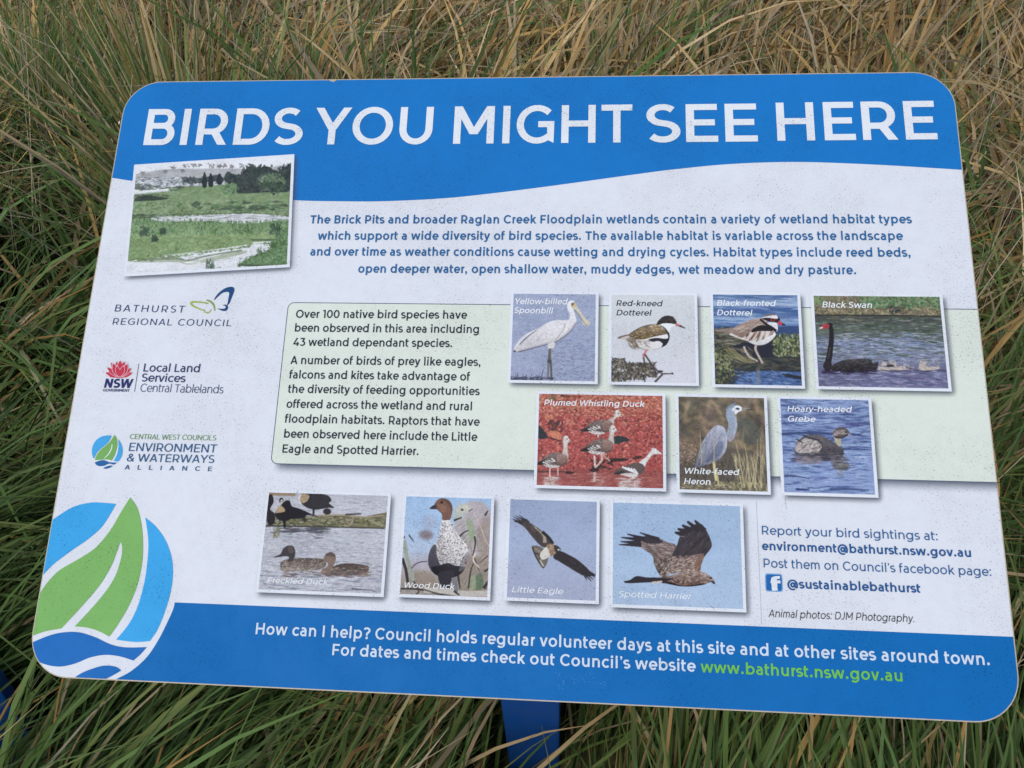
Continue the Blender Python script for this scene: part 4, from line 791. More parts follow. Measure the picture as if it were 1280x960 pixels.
# ---- wood duck
p = Pic((495, 610), 6.622, [(82, 70), (786, 88), (760, 900), (38, 882)], 9); p.bands([(70, (150, 184, 226)), (300, (158, 188, 228)), (520, (172, 190, 220)), (640, (176, 168, 182)), (800, (150, 140, 134)), (900, (150, 142, 138))])
p.poly((176, 160, 164), [(500, 200), (780, 180), (770, 880), (520, 880)], op=.85); p.poly((176, 186, 180), [(470, 200), (540, 130), (600, 160), (560, 240), (480, 270)], op=.8); p.ell((132, 122, 132), 250, 390, 60, 40); p.ell((162, 170, 200), 280, 280, 60, 60, 0, .6); p.poly((142, 126, 112), [(140, 700), (260, 690), (340, 760), (330, 830), (150, 830)], op=.8); p.ell((196, 190, 176), 560, 170, 60, 40, 0, .7); p.poly((150, 130, 126), [(680, 300), (780, 260), (775, 620), (690, 560)], op=.6); p.poly((134, 118, 104), [(520, 600), (640, 560), (770, 640), (765, 850), (520, 850)], op=.7); p.blur(12); p.clouds(3, 80)
p.dabs([(150, 132, 130), (170, 150, 146), (132, 122, 116), (140, 150, 120), (118, 112, 108)], (520, 280, 775, 850), 140, 120, 12, 110, 40, .5)
p.poly((140, 160, 124), [(590, 250), (640, 300), (640, 420), (600, 410)], op=.8); p.poly((92, 116, 92), [(660, 740), (700, 700), (725, 780), (700, 840), (650, 830)], op=.85); p.poly((148, 158, 126), [(600, 760), (650, 720), (660, 830), (600, 840)], op=.8)
for P_, w_ in (([(480, 270), (545, 245)], 18), ([(520, 410), (560, 370), (600, 352)], 16), ([(735, 230), (760, 190)], 18), ([(650, 400), (655, 470), (635, 560)], 16), ([(600, 830), (615, 700), (640, 620)], 14), ([(640, 560), (690, 690)], 10), ([(760, 560), (690, 620)], 9), ([(110, 390), (150, 445)], 12), ([(600, 195), (635, 175)], 9), ([(730, 690), (770, 665)], 20), ([(725, 830), (770, 760)], 30), ([(70, 400), (72, 420)], 12), ([(510, 700), (530, 830)], 22)): p.line((56, 58, 56), P_, w_, w_*.5)
p.line((206, 176, 168), [(640, 200), (690, 300), (740, 430), (775, 490)], 8, 5); p.line((214, 200, 190), [(655, 540), (640, 600), (690, 660)], 14, 9); p.ell((64, 66, 70), 548, 182, 12, 10)
p.line((150, 160, 148), [(70, 430), (90, 560), (130, 700), (150, 780)], 34, 26); p.line((52, 50, 50), [(55, 580), (85, 680), (100, 780)], 26, 22); p.line((62, 66, 88), [(130, 665), (180, 620), (262, 606)], 9, 7); p.line((60, 58, 56), [(40, 832), (130, 832), (210, 840), (400, 885)], 14, 16); p.line((186, 180, 174), [(230, 845), (400, 850), (560, 872), (760, 868)], 40, 44); p.line((80, 74, 72), [(230, 838), (340, 870), (480, 895)], 12, 8); p.line((70, 62, 60), [(165, 880), (190, 850), (150, 770)], 12, 14)
wb = [(385, 265), (430, 262), (465, 290), (490, 350), (540, 420), (580, 465), (597, 520), (590, 610), (555, 690), (490, 735), (400, 745), (320, 710), (275, 650), (268, 580), (290, 500), (340, 440), (360, 370), (370, 310)]
p.poly((204, 200, 204), wb); p.clipto(wb); p.poly((86, 82, 94), [(265, 500), (330, 470), (340, 560), (370, 640), (400, 680), (330, 720), (270, 660)]); p.dabs([(120, 112, 116), (96, 88, 96), (150, 142, 146)], (330, 440, 400, 660), 60, 16, 7, 20, 40, .7); p.poly((52, 50, 60), [(290, 660), (360, 640), (430, 620), (480, 640), (580, 660), (500, 750), (340, 740)]); p.poly((124, 116, 124), [(560, 560), (600, 540), (590, 640), (520, 690)], op=.7)
p.dabs([(58, 54, 58), (84, 78, 80)], (345, 280, 595, 640), 560, 13, 6, 10, 40, .8); p.clipto(); p.shade(wb, 26, -24, 8); p.poly((48, 46, 56), [(355, 700), (480, 690), (450, 790), (440, 830), (370, 800)]); p.line((120, 118, 128), [(480, 740), (500, 860)], 44, 30); p.line((60, 56, 60), [(480, 850), (525, 885)], 20, 12)
p.poly((122, 86, 74), [(385, 265), (380, 220), (345, 185), (320, 160), (325, 125), (355, 95), (395, 87), (440, 105), (466, 150), (466, 200), (448, 262), (420, 268)]); p.poly((92, 66, 60), [(360, 92), (400, 88), (445, 110), (468, 160), (460, 220), (440, 150), (400, 110)], op=.7); p.poly((58, 54, 64), [(278, 172), (325, 138), (338, 160), (332, 178)]); p.ell((36, 30, 32), 380, 122, 12, 10); p.poly((150, 110, 92), [(350, 140), (400, 140), (420, 190), (380, 200)], op=.5)
p.build('photo of a brown headed speckled duck on a branch', 8); p.caption([('Wood Duck', (64, 824), (478, 838), 6.8)], 104)

# ---- small eagle
p = Pic((625, 615), 6.622, [(85, 60), (801, 82), (792, 900), (60, 873)], 10); p.bands([(60, (146, 162, 198)), (450, (156, 170, 206)), (900, (160, 168, 198))]); p.clouds(3, 100)
lw_ = [(108, 228), (160, 240), (215, 238), (280, 275), (350, 325), (400, 375), (432, 425), (400, 450), (360, 458), (310, 420), (250, 350), (200, 290), (150, 258)]
p.poly((70, 62, 64), lw_)
for a, b in (((112, 205), (190, 250)), ((108, 225), (185, 255)), ((130, 195), (205, 240)), ((160, 192), (220, 240)), ((118, 245), (190, 262)), ((215, 222), (240, 250))): p.line((50, 48, 54), [b, a], 16, 4)
p.line((176, 160, 146), [(270, 280), (330, 325), (365, 365), (372, 420)], 10, 30, .85); p.clipto(lw_); p.dabs([(52, 46, 48), (96, 84, 80)], (200, 270, 330, 400), 40, 60, 9, 48, 10, .5); p.clipto(); p.line((44, 40, 44), [(350, 330), (405, 380), (440, 430)], 26, 24)
rw_ = [(440, 540), (470, 490), (500, 488), (570, 520), (640, 560), (700, 610), (745, 655), (790, 690), (740, 695), (690, 692), (620, 655), (540, 605), (480, 570)]; p.poly((50, 46, 50), rw_); p.clipto(rw_); p.dabs([(76, 64, 62), (40, 38, 42)], (500, 510, 700, 660), 60, 80, 11, 32, 8, .5); p.clipto()
for a, b in (((700, 640), (790, 685)), ((700, 655), (785, 705)), ((695, 665), (770, 722)), ((690, 670), (755, 738)), ((685, 670), (718, 728))): p.line((48, 46, 52), [a, b], 18, 5)
p.poly((108, 100, 92), [(265, 448), (350, 460), (400, 540), (362, 632), (310, 570), (280, 510)]); p.line((60, 54, 54), [(285, 505), (330, 525), (325, 590)], 12, 10); p.line((196, 188, 178), [(330, 560), (360, 615)], 12, 16, .8); p.line((150, 142, 132), [(290, 470), (340, 500)], 18, 14, .6); p.line((52, 48, 50), [(270, 450), (290, 520), (330, 590), (360, 630)], 9, 7)
p.poly((206, 200, 194), [(330, 520), (370, 465), (420, 440), (440, 480), (400, 540), (350, 560)]); p.poly((150, 116, 94), [(385, 440), (430, 430), (465, 450), (460, 500), (420, 535), (410, 490)]); p.dabs([(120, 90, 74), (190, 172, 156)], (390, 440, 460, 520), 30, 26, 9, 50, 30, .7); p.poly((60, 54, 58), [(445, 445), (475, 445), (502, 470), (492, 488), (460, 495)]); p.ell((206, 206, 214), 485, 478, 8, 8)
p.dabs([(112, 120, 150), (96, 100, 124)], (70, 70, 790, 890), 90, 14, 6, -40, 40, .6)
p.build('photo of a small eagle soaring with wings spread', 9, tex=.035); p.caption([('Little Eagle', (97, 828), (515, 846), 7)], 96)

# ---- harrier
p = Pic((755, 620), 6.4, [(70, 52), (1083, 83), (1115, 907), (72, 862)], 11); p.bands([(52, (150, 178, 216)), (500, (160, 186, 222)), (900, (164, 188, 222))]); p.clouds(3, 140)
w1 = [(285, 405), (250, 370), (330, 320), (420, 330), (510, 372), (575, 395), (560, 500), (520, 632), (450, 636), (400, 540), (385, 475)]
p.poly((112, 94, 92), w1); p.clipto(w1); p.dabs([(84, 70, 70), (152, 132, 126), (170, 152, 146), (96, 80, 80)], (280, 370, 580, 640), 300, 70, 8, 24, 14, .7); p.dabs([(70, 58, 58), (186, 170, 164)], (440, 500, 530, 640), 60, 34, 12, -50, 20, .8); p.clipto(); p.shade(w1, 12, -16); p.poly((60, 54, 62), [(300, 340), (360, 320), (460, 355), (450, 380), (330, 375)])
for a, b in (((122, 390), (300, 392)), ((135, 366), (290, 375)), ((138, 332), (300, 352)), ((185, 305), (330, 345)), ((287, 294), (440, 350))): p.line((52, 47, 56), [b, a], 36, 8)
w2 = [(520, 560), (545, 470), (580, 400), (608, 320), (650, 270), (720, 235), (745, 215), (790, 235), (830, 300), (860, 380), (850, 425), (800, 490), (775, 560), (765, 600), (700, 600), (600, 610), (530, 620)]
p.poly((62, 56, 64), w2); p.clipto(w2); p.dabs([(50, 45, 52), (80, 72, 76)], (560, 260, 860, 480), 130, 90, 13, -60, 14, .5); p.poly((120, 98, 92), [(520, 560), (560, 500), (640, 490), (720, 470), (800, 470), (775, 600), (600, 615), (520, 625)]); p.dabs([(168, 146, 138), (84, 68, 66), (140, 116, 106), (196, 178, 170)], (520, 480, 790, 615), 330, 32, 9, -30, 24, .8); p.poly((128, 86, 72), [(720, 560), (760, 490), (800, 470), (775, 560), (762, 605), (735, 600)], op=.6); p.clipto()
for a, b in (((565, 292), (640, 310)), ((588, 264), (670, 290)), ((624, 234), (700, 280)), ((664, 204), (760, 280)), ((725, 197), (800, 280))): p.line((52, 47, 55), [b, a], 52, 16)
p.line((120, 110, 112), [(610, 325), (645, 325)], 8)
hb = [(440, 650), (520, 640), (620, 610), (740, 596), (800, 612), (850, 640), (876, 668), (880, 690), (840, 690), (800, 708), (700, 722), (600, 720), (500, 700), (440, 690)]
p.poly((128, 104, 96), hb); p.clipto(hb); p.dabs([(166, 140, 128), (100, 80, 74), (186, 166, 158), (84, 66, 64)], (440, 600, 880, 720), 360, 30, 8, 12, 26, .8); p.poly((60, 50, 52), [(440, 670), (540, 690), (640, 718), (800, 700), (700, 740), (520, 720)], op=.8); p.clipto(); p.shade(hb, 28, -40)
p.poly((48, 43, 50), [(160, 682), (210, 670), (262, 640), (340, 650), (450, 652), (540, 665), (460, 690), (360, 690), (260, 695), (180, 696)]); p.line((206, 190, 180), [(385, 692), (465, 684)], 16, 14); p.poly((56, 50, 56), [(858, 676), (884, 688), (882, 706), (862, 692)]); p.ell((36, 30, 32), 852, 656, 9, 8)
p.build('photo of a brown spotted hawk in flight on plain blue', 10, tex=.03); p.caption([('Spotted Harrier', (115, 805), (688, 826), 7.2)], 96)

# ---- wetland landscape, printed at a slight slant
class Slant(Pic):
    def __init__(s, reg, scl, corners, seed, res=1.7):
        s.cr = crop(reg[0], reg[1], scl); q = [S(s.cr(*c)) for c in corners]; s.o = (q[3]+(q[0]+q[2]-q[1]))/2
        s.X = ((q[1]-q[0])+(q[2]-q[3]))/2; Y = ((q[0]-q[3])+(q[1]-q[2]))/2; u = s.X/np.linalg.norm(s.X); n = np.array([-u[1], u[0]]); s.Y = n*(Y @ n); s.o = (q[0]+q[1]+q[2]+q[3])/4 - s.X/2 - s.Y/2
        s.finish(scl, corners, seed, res)
p = Slant((150, 185), 5.565, [(104, 136), (1188, 64), (1168, 812), (62, 874)], 12)
sl = lambda y, x: y - (x-600)*.066         # the picture's own horizon leans
p.fill((222, 225, 236)); P2 = lambda L: [(x, y) for x, y in L]
p.poly((172, 174, 182), [(90, 190), (200, 168), (320, 152), (480, 146), (620, 146), (800, 146), (1000, 150), (1190, 110), (1190, 260), (90, 280)], False); p.clouds(2, 50)
p.dabs([(146, 150, 158), (178, 180, 186)], (100, 160, 900, 210), 90, 60, 6, -3, 8, .5)
for x, y, r in ((368, 136, 18), (460, 126, 22), (514, 126, 16), (550, 120, 20), (640, 126, 24), (690, 130, 14), (718, 124, 26), (782, 132, 16), (858, 128, 26), (160, 178, 14), (320, 165, 12), (438, 160, 12)): p.dabs([(112, 112, 118), (132, 130, 134)], (x-r, y-r*.6, x+r, y+r*.5), 12, 16, 9, 20, 50, .8); p.line((120, 118, 122), [(x, y), (x, y+18)], 5)
p.poly((178, 184, 194), [(92, 215), (300, 205), (560, 225), (560, 262), (92, 290)], False); p.dabs([(214, 218, 228), (140, 148, 160), (104, 112, 124), (226, 230, 240), (176, 180, 192), (90, 100, 108)], (95, 208, 560, 283), 420, 26, 7, -3, 8, .85); p.dabs([(96, 104, 110), (78, 88, 92)], (100, 252, 220, 295), 40, 30, 14, 0, 30); p.poly((74, 86, 92), [(440, 240), (470, 208), (560, 212), (600, 205), (690, 190), (720, 230), (690, 250), (560, 248)]); p.dabs([(66, 78, 84), (96, 108, 110)], (440, 205, 720, 250), 50, 26, 16, 80, 30); p.dabs([(212, 216, 226)], (560, 240, 760, 262), 22, 40, 9, -3, 6)
gr = [(86, 330), (350, 275), (540, 268), (760, 258), (1185, 250), (1180, 480), (84, 500)]; p.poly((124, 152, 106), gr, False); p.clipto(gr, False); p.dabs([(112, 140, 94), (142, 168, 120), (98, 126, 84), (134, 158, 118), (152, 174, 132)], (84, 260, 1185, 500), 900, 36, 8, -3, 10, .6); p.dabs([(84, 112, 76), (160, 180, 140), (76, 100, 70)], (84, 380, 1185, 480), 300, 26, 9, 20, 40, .6); p.clipto()
for x, y0, y1, w_ in ((590, 168, 275, 32), (633, 176, 270, 34), (694, 178, 255, 38)): p.poly((46, 58, 62), [(x-w_*.4, y1), (x-w_*.5, (y0+y1)/2), (x, y0), (x+w_*.5, (y0+y1)/2), (x+w_*.4, y1)])
dk = [(750, 240), (770, 200), (830, 205), (855, 170), (905, 128), (950, 150), (1000, 132), (1050, 140), (1090, 185), (1120, 150), (1190, 130), (1182, 295), (1050, 308), (820, 318), (800, 275)]; p.poly((56, 68, 70), dk); p.poly((66, 78, 82), [(722, 225), (745, 170), (775, 180), (775, 225)]); p.clipto(dk); p.dabs([(46, 56, 60), (74, 88, 84), (62, 76, 74)], (740, 130, 1190, 320), 420, 26, 13, 60, 40, .7); p.clipto()
p.poly((86, 110, 84), [(970, 240), (1000, 195), (1060, 186), (1120, 200), (1145, 235), (1100, 250), (1020, 250)]); wl = [(965, 245), (985, 205), (1030, 188), (1075, 184), (1120, 198), (1146, 235), (1130, 285), (1060, 300), (990, 290)]; p.poly((70, 92, 76), wl); p.clipto(wl); p.dabs([(106, 132, 98), (76, 100, 76), (118, 142, 108)], (965, 184, 1146, 240), 110, 26, 14, 40, 40, .7); p.dabs([(56, 70, 64), (66, 84, 70)], (965, 240, 1146, 300), 70, 26, 14, 40, 40, .8); p.clipto()
p.poly((104, 140, 96), [(712, 285), (740, 258), (780, 255), (812, 285), (800, 318), (740, 325)]); p.dabs([(128, 162, 116), (82, 112, 78)], (718, 258, 808, 322), 60, 24, 12, 60, 40, .8)
p.dabs([(84, 100, 92), (104, 124, 100), (70, 84, 82)], (90, 268, 450, 300), 70, 30, 10, -3, 10, .8); p.line((212, 222, 226), [(98, 312), (340, 294)], 18, 20); p.dabs([(70, 84, 72), (94, 116, 88)], (96, 326, 340, 345), 30, 40, 10, -4, 6, .7); p.line((176, 186, 188), [(100, 325), (350, 300)], 6); p.poly((60, 76, 68), [(105, 370), (130, 340), (200, 332), (290, 345), (345, 350), (280, 365), (180, 370)]); p.line((120, 140, 118), [(345, 300), (348, 350)], 5); p.dabs([(66, 92, 70), (88, 116, 84)], (520, 375, 1180, 435), 60, 60, 16, -3, 12, .8); p.dabs([(58, 80, 66)], (84, 465, 230, 490), 20, 60, 14, -3, 6, .8); p.line((90, 96, 92), [(660, 430), (1010, 438)], 5, 4); p.poly((72, 98, 76), [(500, 400), (530, 372), (560, 385), (555, 402)])
p.poly((206, 208, 220), [(210, 492), (400, 475), (620, 466), (900, 458), (1180, 480), (1175, 505), (900, 520), (640, 520), (400, 520)]); p.dabs([(170, 176, 186), (222, 224, 234), (142, 150, 156)], (230, 468, 1170, 512), 70, 110, 7, -2, 4, .6)
g2 = [(76, 505), (300, 510), (600, 508), (800, 525), (1000, 520), (1176, 505), (1170, 650), (900, 670), (700, 700), (400, 735), (60, 775)]; p.poly((128, 158, 104), g2); p.clipto(g2); p.dabs([(118, 150, 96), (146, 172, 112), (104, 136, 88), (158, 180, 122)], (60, 580, 1176, 775), 900, 28, 9, -4, 30, .65); p.dabs([(96, 124, 82), (172, 190, 134), (88, 116, 78)], (60, 590, 1176, 760), 330, 18, 8, 10, 50, .6); p.dabs([(86, 128, 84), (104, 146, 96), (72, 110, 78), (122, 160, 110)], (80, 505, 1176, 600), 800, 22, 8, 80, 24, .75); p.dabs([(56, 92, 66), (140, 176, 124)], (80, 510, 1176, 600), 260, 18, 7, 80, 24, .7); p.clipto()
for x, y, r in ((175, 580, 32), (245, 630, 18), (300, 580, 18), (1080, 565, 36)): p.dabs([(56, 82, 66), (70, 96, 74)], (x-r, y-r, x+r, y+r), 36, 30, 14, 80, 30, .8)
p.poly((214, 217, 228), [(40, 795), (120, 780), (260, 790), (420, 765), (600, 740), (860, 705), (910, 685), (1050, 670), (1000, 720), (860, 780), (820, 830), (600, 850), (40, 900)]); p.poly((150, 164, 132), [(120, 785), (400, 778), (470, 800), (620, 762), (860, 715), (860, 735), (640, 785), (480, 812), (400, 795), (130, 795)], op=.75); p.line((100, 122, 98), [(150, 775), (400, 770), (470, 785), (600, 752), (850, 712)], 16, 10, .8); p.line((222, 226, 232), [(920, 662), (1090, 652)], 10, 8); p.line((82, 104, 78), [(910, 640), (1000, 640), (1100, 640)], 12); p.line((170, 190, 170), [(300, 748), (600, 720), (900, 690)], 10, 8)
p.dabs([(196, 202, 212), (226, 228, 236)], (60, 790, 900, 870), 60, 130, 7, -3, 4, .5)
g3 = [(830, 808), (950, 740), (1040, 715), (1060, 660), (1110, 600), (1175, 560), (1170, 820), (900, 825)]; p.poly((98, 136, 88), g3); p.clipto(g3); p.dabs([(78, 114, 74), (124, 160, 106), (92, 130, 84), (66, 98, 68)], (830, 570, 1175, 825), 600, 22, 10, 50, 40, .8); p.clipto(); p.line((72, 92, 68), [(825, 812), (1000, 818), (1165, 815)], 12, 8); p.dabs([(66, 92, 78), (84, 112, 92)], (600, 780, 660, 840), 40, 30, 9, 85, 26, .8); p.dabs([(120, 136, 124)], (670, 825, 700, 838), 6, 16, 6)
DKC = [(50, 62, 64), (62, 76, 74), (42, 52, 56)]
p.rough(dk[:13], DKC, 150, 26, 16, 9, 80, 50, .85, False); p.rough(wl, [(92, 116, 88), (116, 140, 106), (70, 92, 76)], 60, 20, 12, 6)
p.rough([(712, 285), (740, 258), (780, 255), (812, 285), (800, 318)], [(112, 146, 102), (90, 120, 84)], 40, 20, 11, 6)
p.rough([(76, 508), (300, 508), (600, 508), (800, 520), (1000, 518), (1176, 506)], [(86, 122, 82), (108, 144, 98), (70, 100, 74), (128, 158, 116)], 260, 26, 8, 7, 86, 20, .8, False)
p.rough([(84, 478), (230, 478), (400, 470), (640, 460), (900, 452), (1180, 474)], [(92, 118, 82), (74, 98, 72), (120, 146, 106)], 170, 34, 8, 4, 0, 10, .8, False)
p.rough([(60, 778), (160, 776), (300, 762), (420, 752), (600, 726), (860, 690), (910, 672)], [(112, 140, 92), (92, 120, 80), (138, 162, 112)], 170, 26, 8, 5, 0, 24, .8, False)
p.rough(g3[:5], [(84, 120, 80), (108, 146, 98), (66, 96, 68)], 110, 28, 10, 7)
p.dabs([(214, 217, 227), (190, 196, 206), (160, 170, 172)], (230, 474, 1160, 512), 60, 80, 5, -2, 3, .6); p.dabs([(150, 156, 162), (128, 136, 142)], (600, 470, 1100, 500), 26, 70, 4, -2, 3, .7)
p.dabs([(150, 160, 150), (176, 184, 184), (130, 146, 128)], (430, 740, 860, 790), 40, 60, 5, -8, 4, .5)
p.clouds(6, 36, 2.5); p.clouds(4, 14, 1.5); p.build('photo of green wetland with ponds and dark trees below a grey hill', 11, .0042, .04, .76)
# ---------------------------------------------------------------- posts
def box(bm, x0, y0, z0, x1, y1, z1, taper=0.0, bev=.004):
    vs_ = [bm.verts.new(p) for p in ((x0+taper, y0, z0), (x1-taper*.4, y0, z0), (x1-taper*.4, y1, z0), (x0+taper, y1, z0), (x0, y0, z1), (x1, y0, z1), (x1, y1, z1), (x0, y1, z1))]
    fs = [bm.faces.new([vs_[i] for i in f]) for f in ((3, 2, 1, 0), (4, 5, 6, 7), (0, 1, 5, 4), (1, 2, 6, 5), (2, 3, 7, 6), (3, 0, 4, 7))]
    bmesh.ops.bevel(bm, geom=list({e for f in fs for e in f.edges}), offset=bev, segments=2, affect='EDGES', profile=.5)
def bm_obj(name, bm, mat, parent=None):
    me = bpy.data.meshes.new(name); bm.to_mesh(me); bm.free(); me.materials.append(mat)
    o = bpy.data.objects.new(name, me); C.objects.link(o)
    if parent: o.parent = parent
    return o
CAMW = np.array(cam_o.matrix_world.translation)
def ray(px, py):
    d = R_sc.T @ np.array([(px-640)/FPX, (py-480)/FPX, 1.0]); return np.array(SIGN_M.to_3x3() @ Vector(d))
POST_Y = .20
def onplane(px, py, y): d = ray(px, py); return CAMW + d*((y-CAMW[1])/d[1])
a = onplane(621.5, 876, POST_Y); b = onplane(701.5, 878, POST_Y); a2 = onplane(628, 935, POST_Y)
bm = bmesh.new(); ztop = BOT + (POST_Y+.05)*math.tan(TILT) - .012
box(bm, a[0], POST_Y, -.25, b[0], POST_Y+.09, ztop-.02, .012)
bm_obj('post', bm, M_BLUE, sign)['label'] = 'dark blue steel post under the board'
pxm = (a[0]+b[0])/2
bm = bmesh.new(); box(bm, -.16, .02, -.006, .16, .62, 0, 0, .002)           # saddle plate behind the board, modelled flat then tilted
for v in bm.verts: v.co = SIGN_M @ Vector((v.co.x+SW/2+pxm, v.co.y+.14, v.co.z-TH-.001))
bm_obj('mounting_plate', bm, M_BLUE, sign)
for sx in (-.11, .11):
    for sy in (.25, .66):
        bm = bmesh.new(); mtx = SIGN_M @ Matrix.Translation((SW/2+pxm+sx, sy, -TH-.0105)); bmesh.ops.create_cone(bm, cap_ends=True, segments=6, radius1=.009, radius2=.009, depth=.007, matrix=mtx)
        bm_obj('bolt', bm, M_BOLT, sign)
# second blue post low in the grass beside the sign's lower left corner
d = ray(-72, 846); q = CAMW + d*((.36-CAMW[2])/d[2])
bm = bmesh.new(); outl = rrect(-.075, -.5, .075, 0, .045, 8)
f0 = [bm.verts.new((x, 0, z)) for x, z in outl]; f1 = [bm.verts.new((x, .03, z)) for x, z in outl]
bm.faces.new(f0); bm.faces.new(f1[::-1])
for i in range(len(f0)): j = (i+1) % len(f0); bm.faces.new((f0[j], f0[i], f1[i], f1[j]))
bmesh.ops.bevel(bm, geom=[e for e in bm.edges if len(e.link_faces) == 2 and any(len(f.verts) > 4 for f in e.link_faces)], offset=.003, segments=2, affect='EDGES')
mk = bm_obj('marker_post', bm, M_BLUE); mk.location = q; mk.rotation_euler = (0, math.radians(8), math.radians(12))
tag(mk, 'dark blue metal marker post with rounded top low in grass at lower left corner', 'marker post')

# ---------------------------------------------------------------- ground and grass
m, t, bs = nodes('soil_and_thatch')
tc = N(t, 'ShaderNodeTexCoord'); n1 = N(t, 'ShaderNodeTexNoise', Scale=1.2, Detail=6.0); n2 = N(t, 'ShaderNodeTexNoise', Scale=55.0, Detail=5.0)
for n in (n1, n2): t.links.new(tc.outputs['Object'], n.inputs['Vector'])
c = mix(t, ramp(t, n1.outputs['Fac'], .35, .65), (.07, .075, .032, 1), (.14, .115, .06, 1)); c = mix(t, ramp(t, n2.outputs['Fac'], .35, .7), c, (.03, .025, .015, 1))
t.links.new(c, bs.inputs['Base Color']); bs.inputs['Roughness'].default_value = .95; bs.inputs['Specular IOR Level'].default_value = .1
gx = np.concatenate([[-300, -60, -15], np.linspace(-7, 7, 57), [15, 60, 300]]); gy = np.concatenate([[-300, -60, -10], np.linspace(-3, 11, 57), [20, 60, 300]])
GX, GY = np.meshgrid(gx, gy)
def gz(x, y): return .05*np.sin(x*1.3+.4)*np.cos(y*1.1) + .03*np.sin(x*3.1+y*2.3)
Z = gz(GX, GY)*np.exp(-(GX**2+(GY-3)**2)/90)
V = np.stack([GX, GY, Z], -1).reshape(-1, 3); nx = len(gx)
F = [(r*nx+k, r*nx+k+1, (r+1)*nx+k+1, (r+1)*nx+k) for r in range(len(gy)-1) for k in range(nx-1)]
o = mesh_obj('ground', V, F, m, smooth=True); tag(o, 'dark soil with matted dead thatch under the long grass', 'ground', kind='structure')

m, t, bs = nodes('grass_blade')
at = N(t, 'ShaderNodeVertexColor', layer_name='ink'); tc = N(t, 'ShaderNodeTexCoord')
n1 = N(t, 'ShaderNodeTexNoise', Scale=38.0, Detail=3.0); t.links.new(tc.outputs['Object'], n1.inputs['Vector'])
c = mix(t, math_(t, 'MULTIPLY', ramp(t, n1.outputs['Fac'], .52, .74), .18), at.outputs['Color'], (.17, .13, .065, 1))
t.links.new(c, bs.inputs['Base Color']); bs.inputs['Roughness'].default_value = .6; bs.inputs['Specular IOR Level'].default_value = .12
tr = N(t, 'ShaderNodeBsdfTranslucent'); t.links.new(c, tr.inputs['Color']); mx = N(t, 'ShaderNodeMixShader'); mx.inputs[0].default_value = .22
t.links.new(bs.outputs[0], mx.inputs[1]); t.links.new(tr.outputs[0], mx.inputs[2]); t.links.new(mx.outputs[0], t.nodes['Material Output'].inputs[0])
M_GRASS = m
rg = np.random.default_rng(11)
nS = 7                                       # points along a blade
def vnoise(x, y, f, seed):
    r = np.random.default_rng(seed); g = r.random((64, 64)); X = (x*f) % 63; Y = (y*f) % 63; i = X.astype(int); j = Y.astype(int); fx = X-i; fy = Y-j
    fx = fx*fx*(3-2*fx); fy = fy*fy*(3-2*fy)
    return g[i, j]*(1-fx)*(1-fy)+g[(i+1) % 64, j]*fx*(1-fy)+g[i, (j+1) % 64]*(1-fx)*fy+g[(i+1) % 64, (j+1) % 64]*fx*fy
def dryness(x, y):                           # straw up the slope behind and to the right, green at the near edge and on the left
    d = .03 + .88/(1+np.exp(-(y-1.35-.25*np.sin(x*2))*2.6)) + .34/(1+np.exp(-(x-.72)*6))*(y > -.1) - .22*(x < -.6)*(y < 1.9)
    return np.clip(d + (vnoise(x+9, y+9, 1.6, 3)-.5)*.5, .03, .96)
ROOTS = []
def blades(cx, cy, n_each, spread, L, lean_az, lean, kind, azs=None):
    """tufts at cx, cy -> blade parameters; kind 0 leaf, 1 stem"""
    n = len(cx); idx = np.repeat(np.arange(n), n_each); N_ = len(idx)
    x = cx[idx] + rg.normal(0, spread, N_); y = cy[idx] + rg.normal(0, spread, N_)
    tb = rg.normal(0, 1, n)                   # each tuft's own vigour
    azs = np.full(n, .6) if azs is None else azs
    az = lean_az[idx] + rg.normal(0, 1, N_)*azs[idx]; t0 = np.abs(rg.normal(.12, .16, N_)) + lean[idx]*.35
    curl = np.abs(rg.normal(.5, .5, n)); t1 = t0 + lean[idx]*1.0 + curl[idx] + np.abs(rg.normal(.1, .28, N_))   # a tuft droops as one
    if kind: t1 = t0 + np.abs(rg.normal(.12, .15, N_)); az = lean_az[idx]+rg.normal(0, 1.2, N_)
    ll = L[idx]*np.clip(rg.normal(1, .24, N_), .45, 1.6)*(1+.12*tb[idx])
    return x, y, az, t0, t1, ll, idx, tb
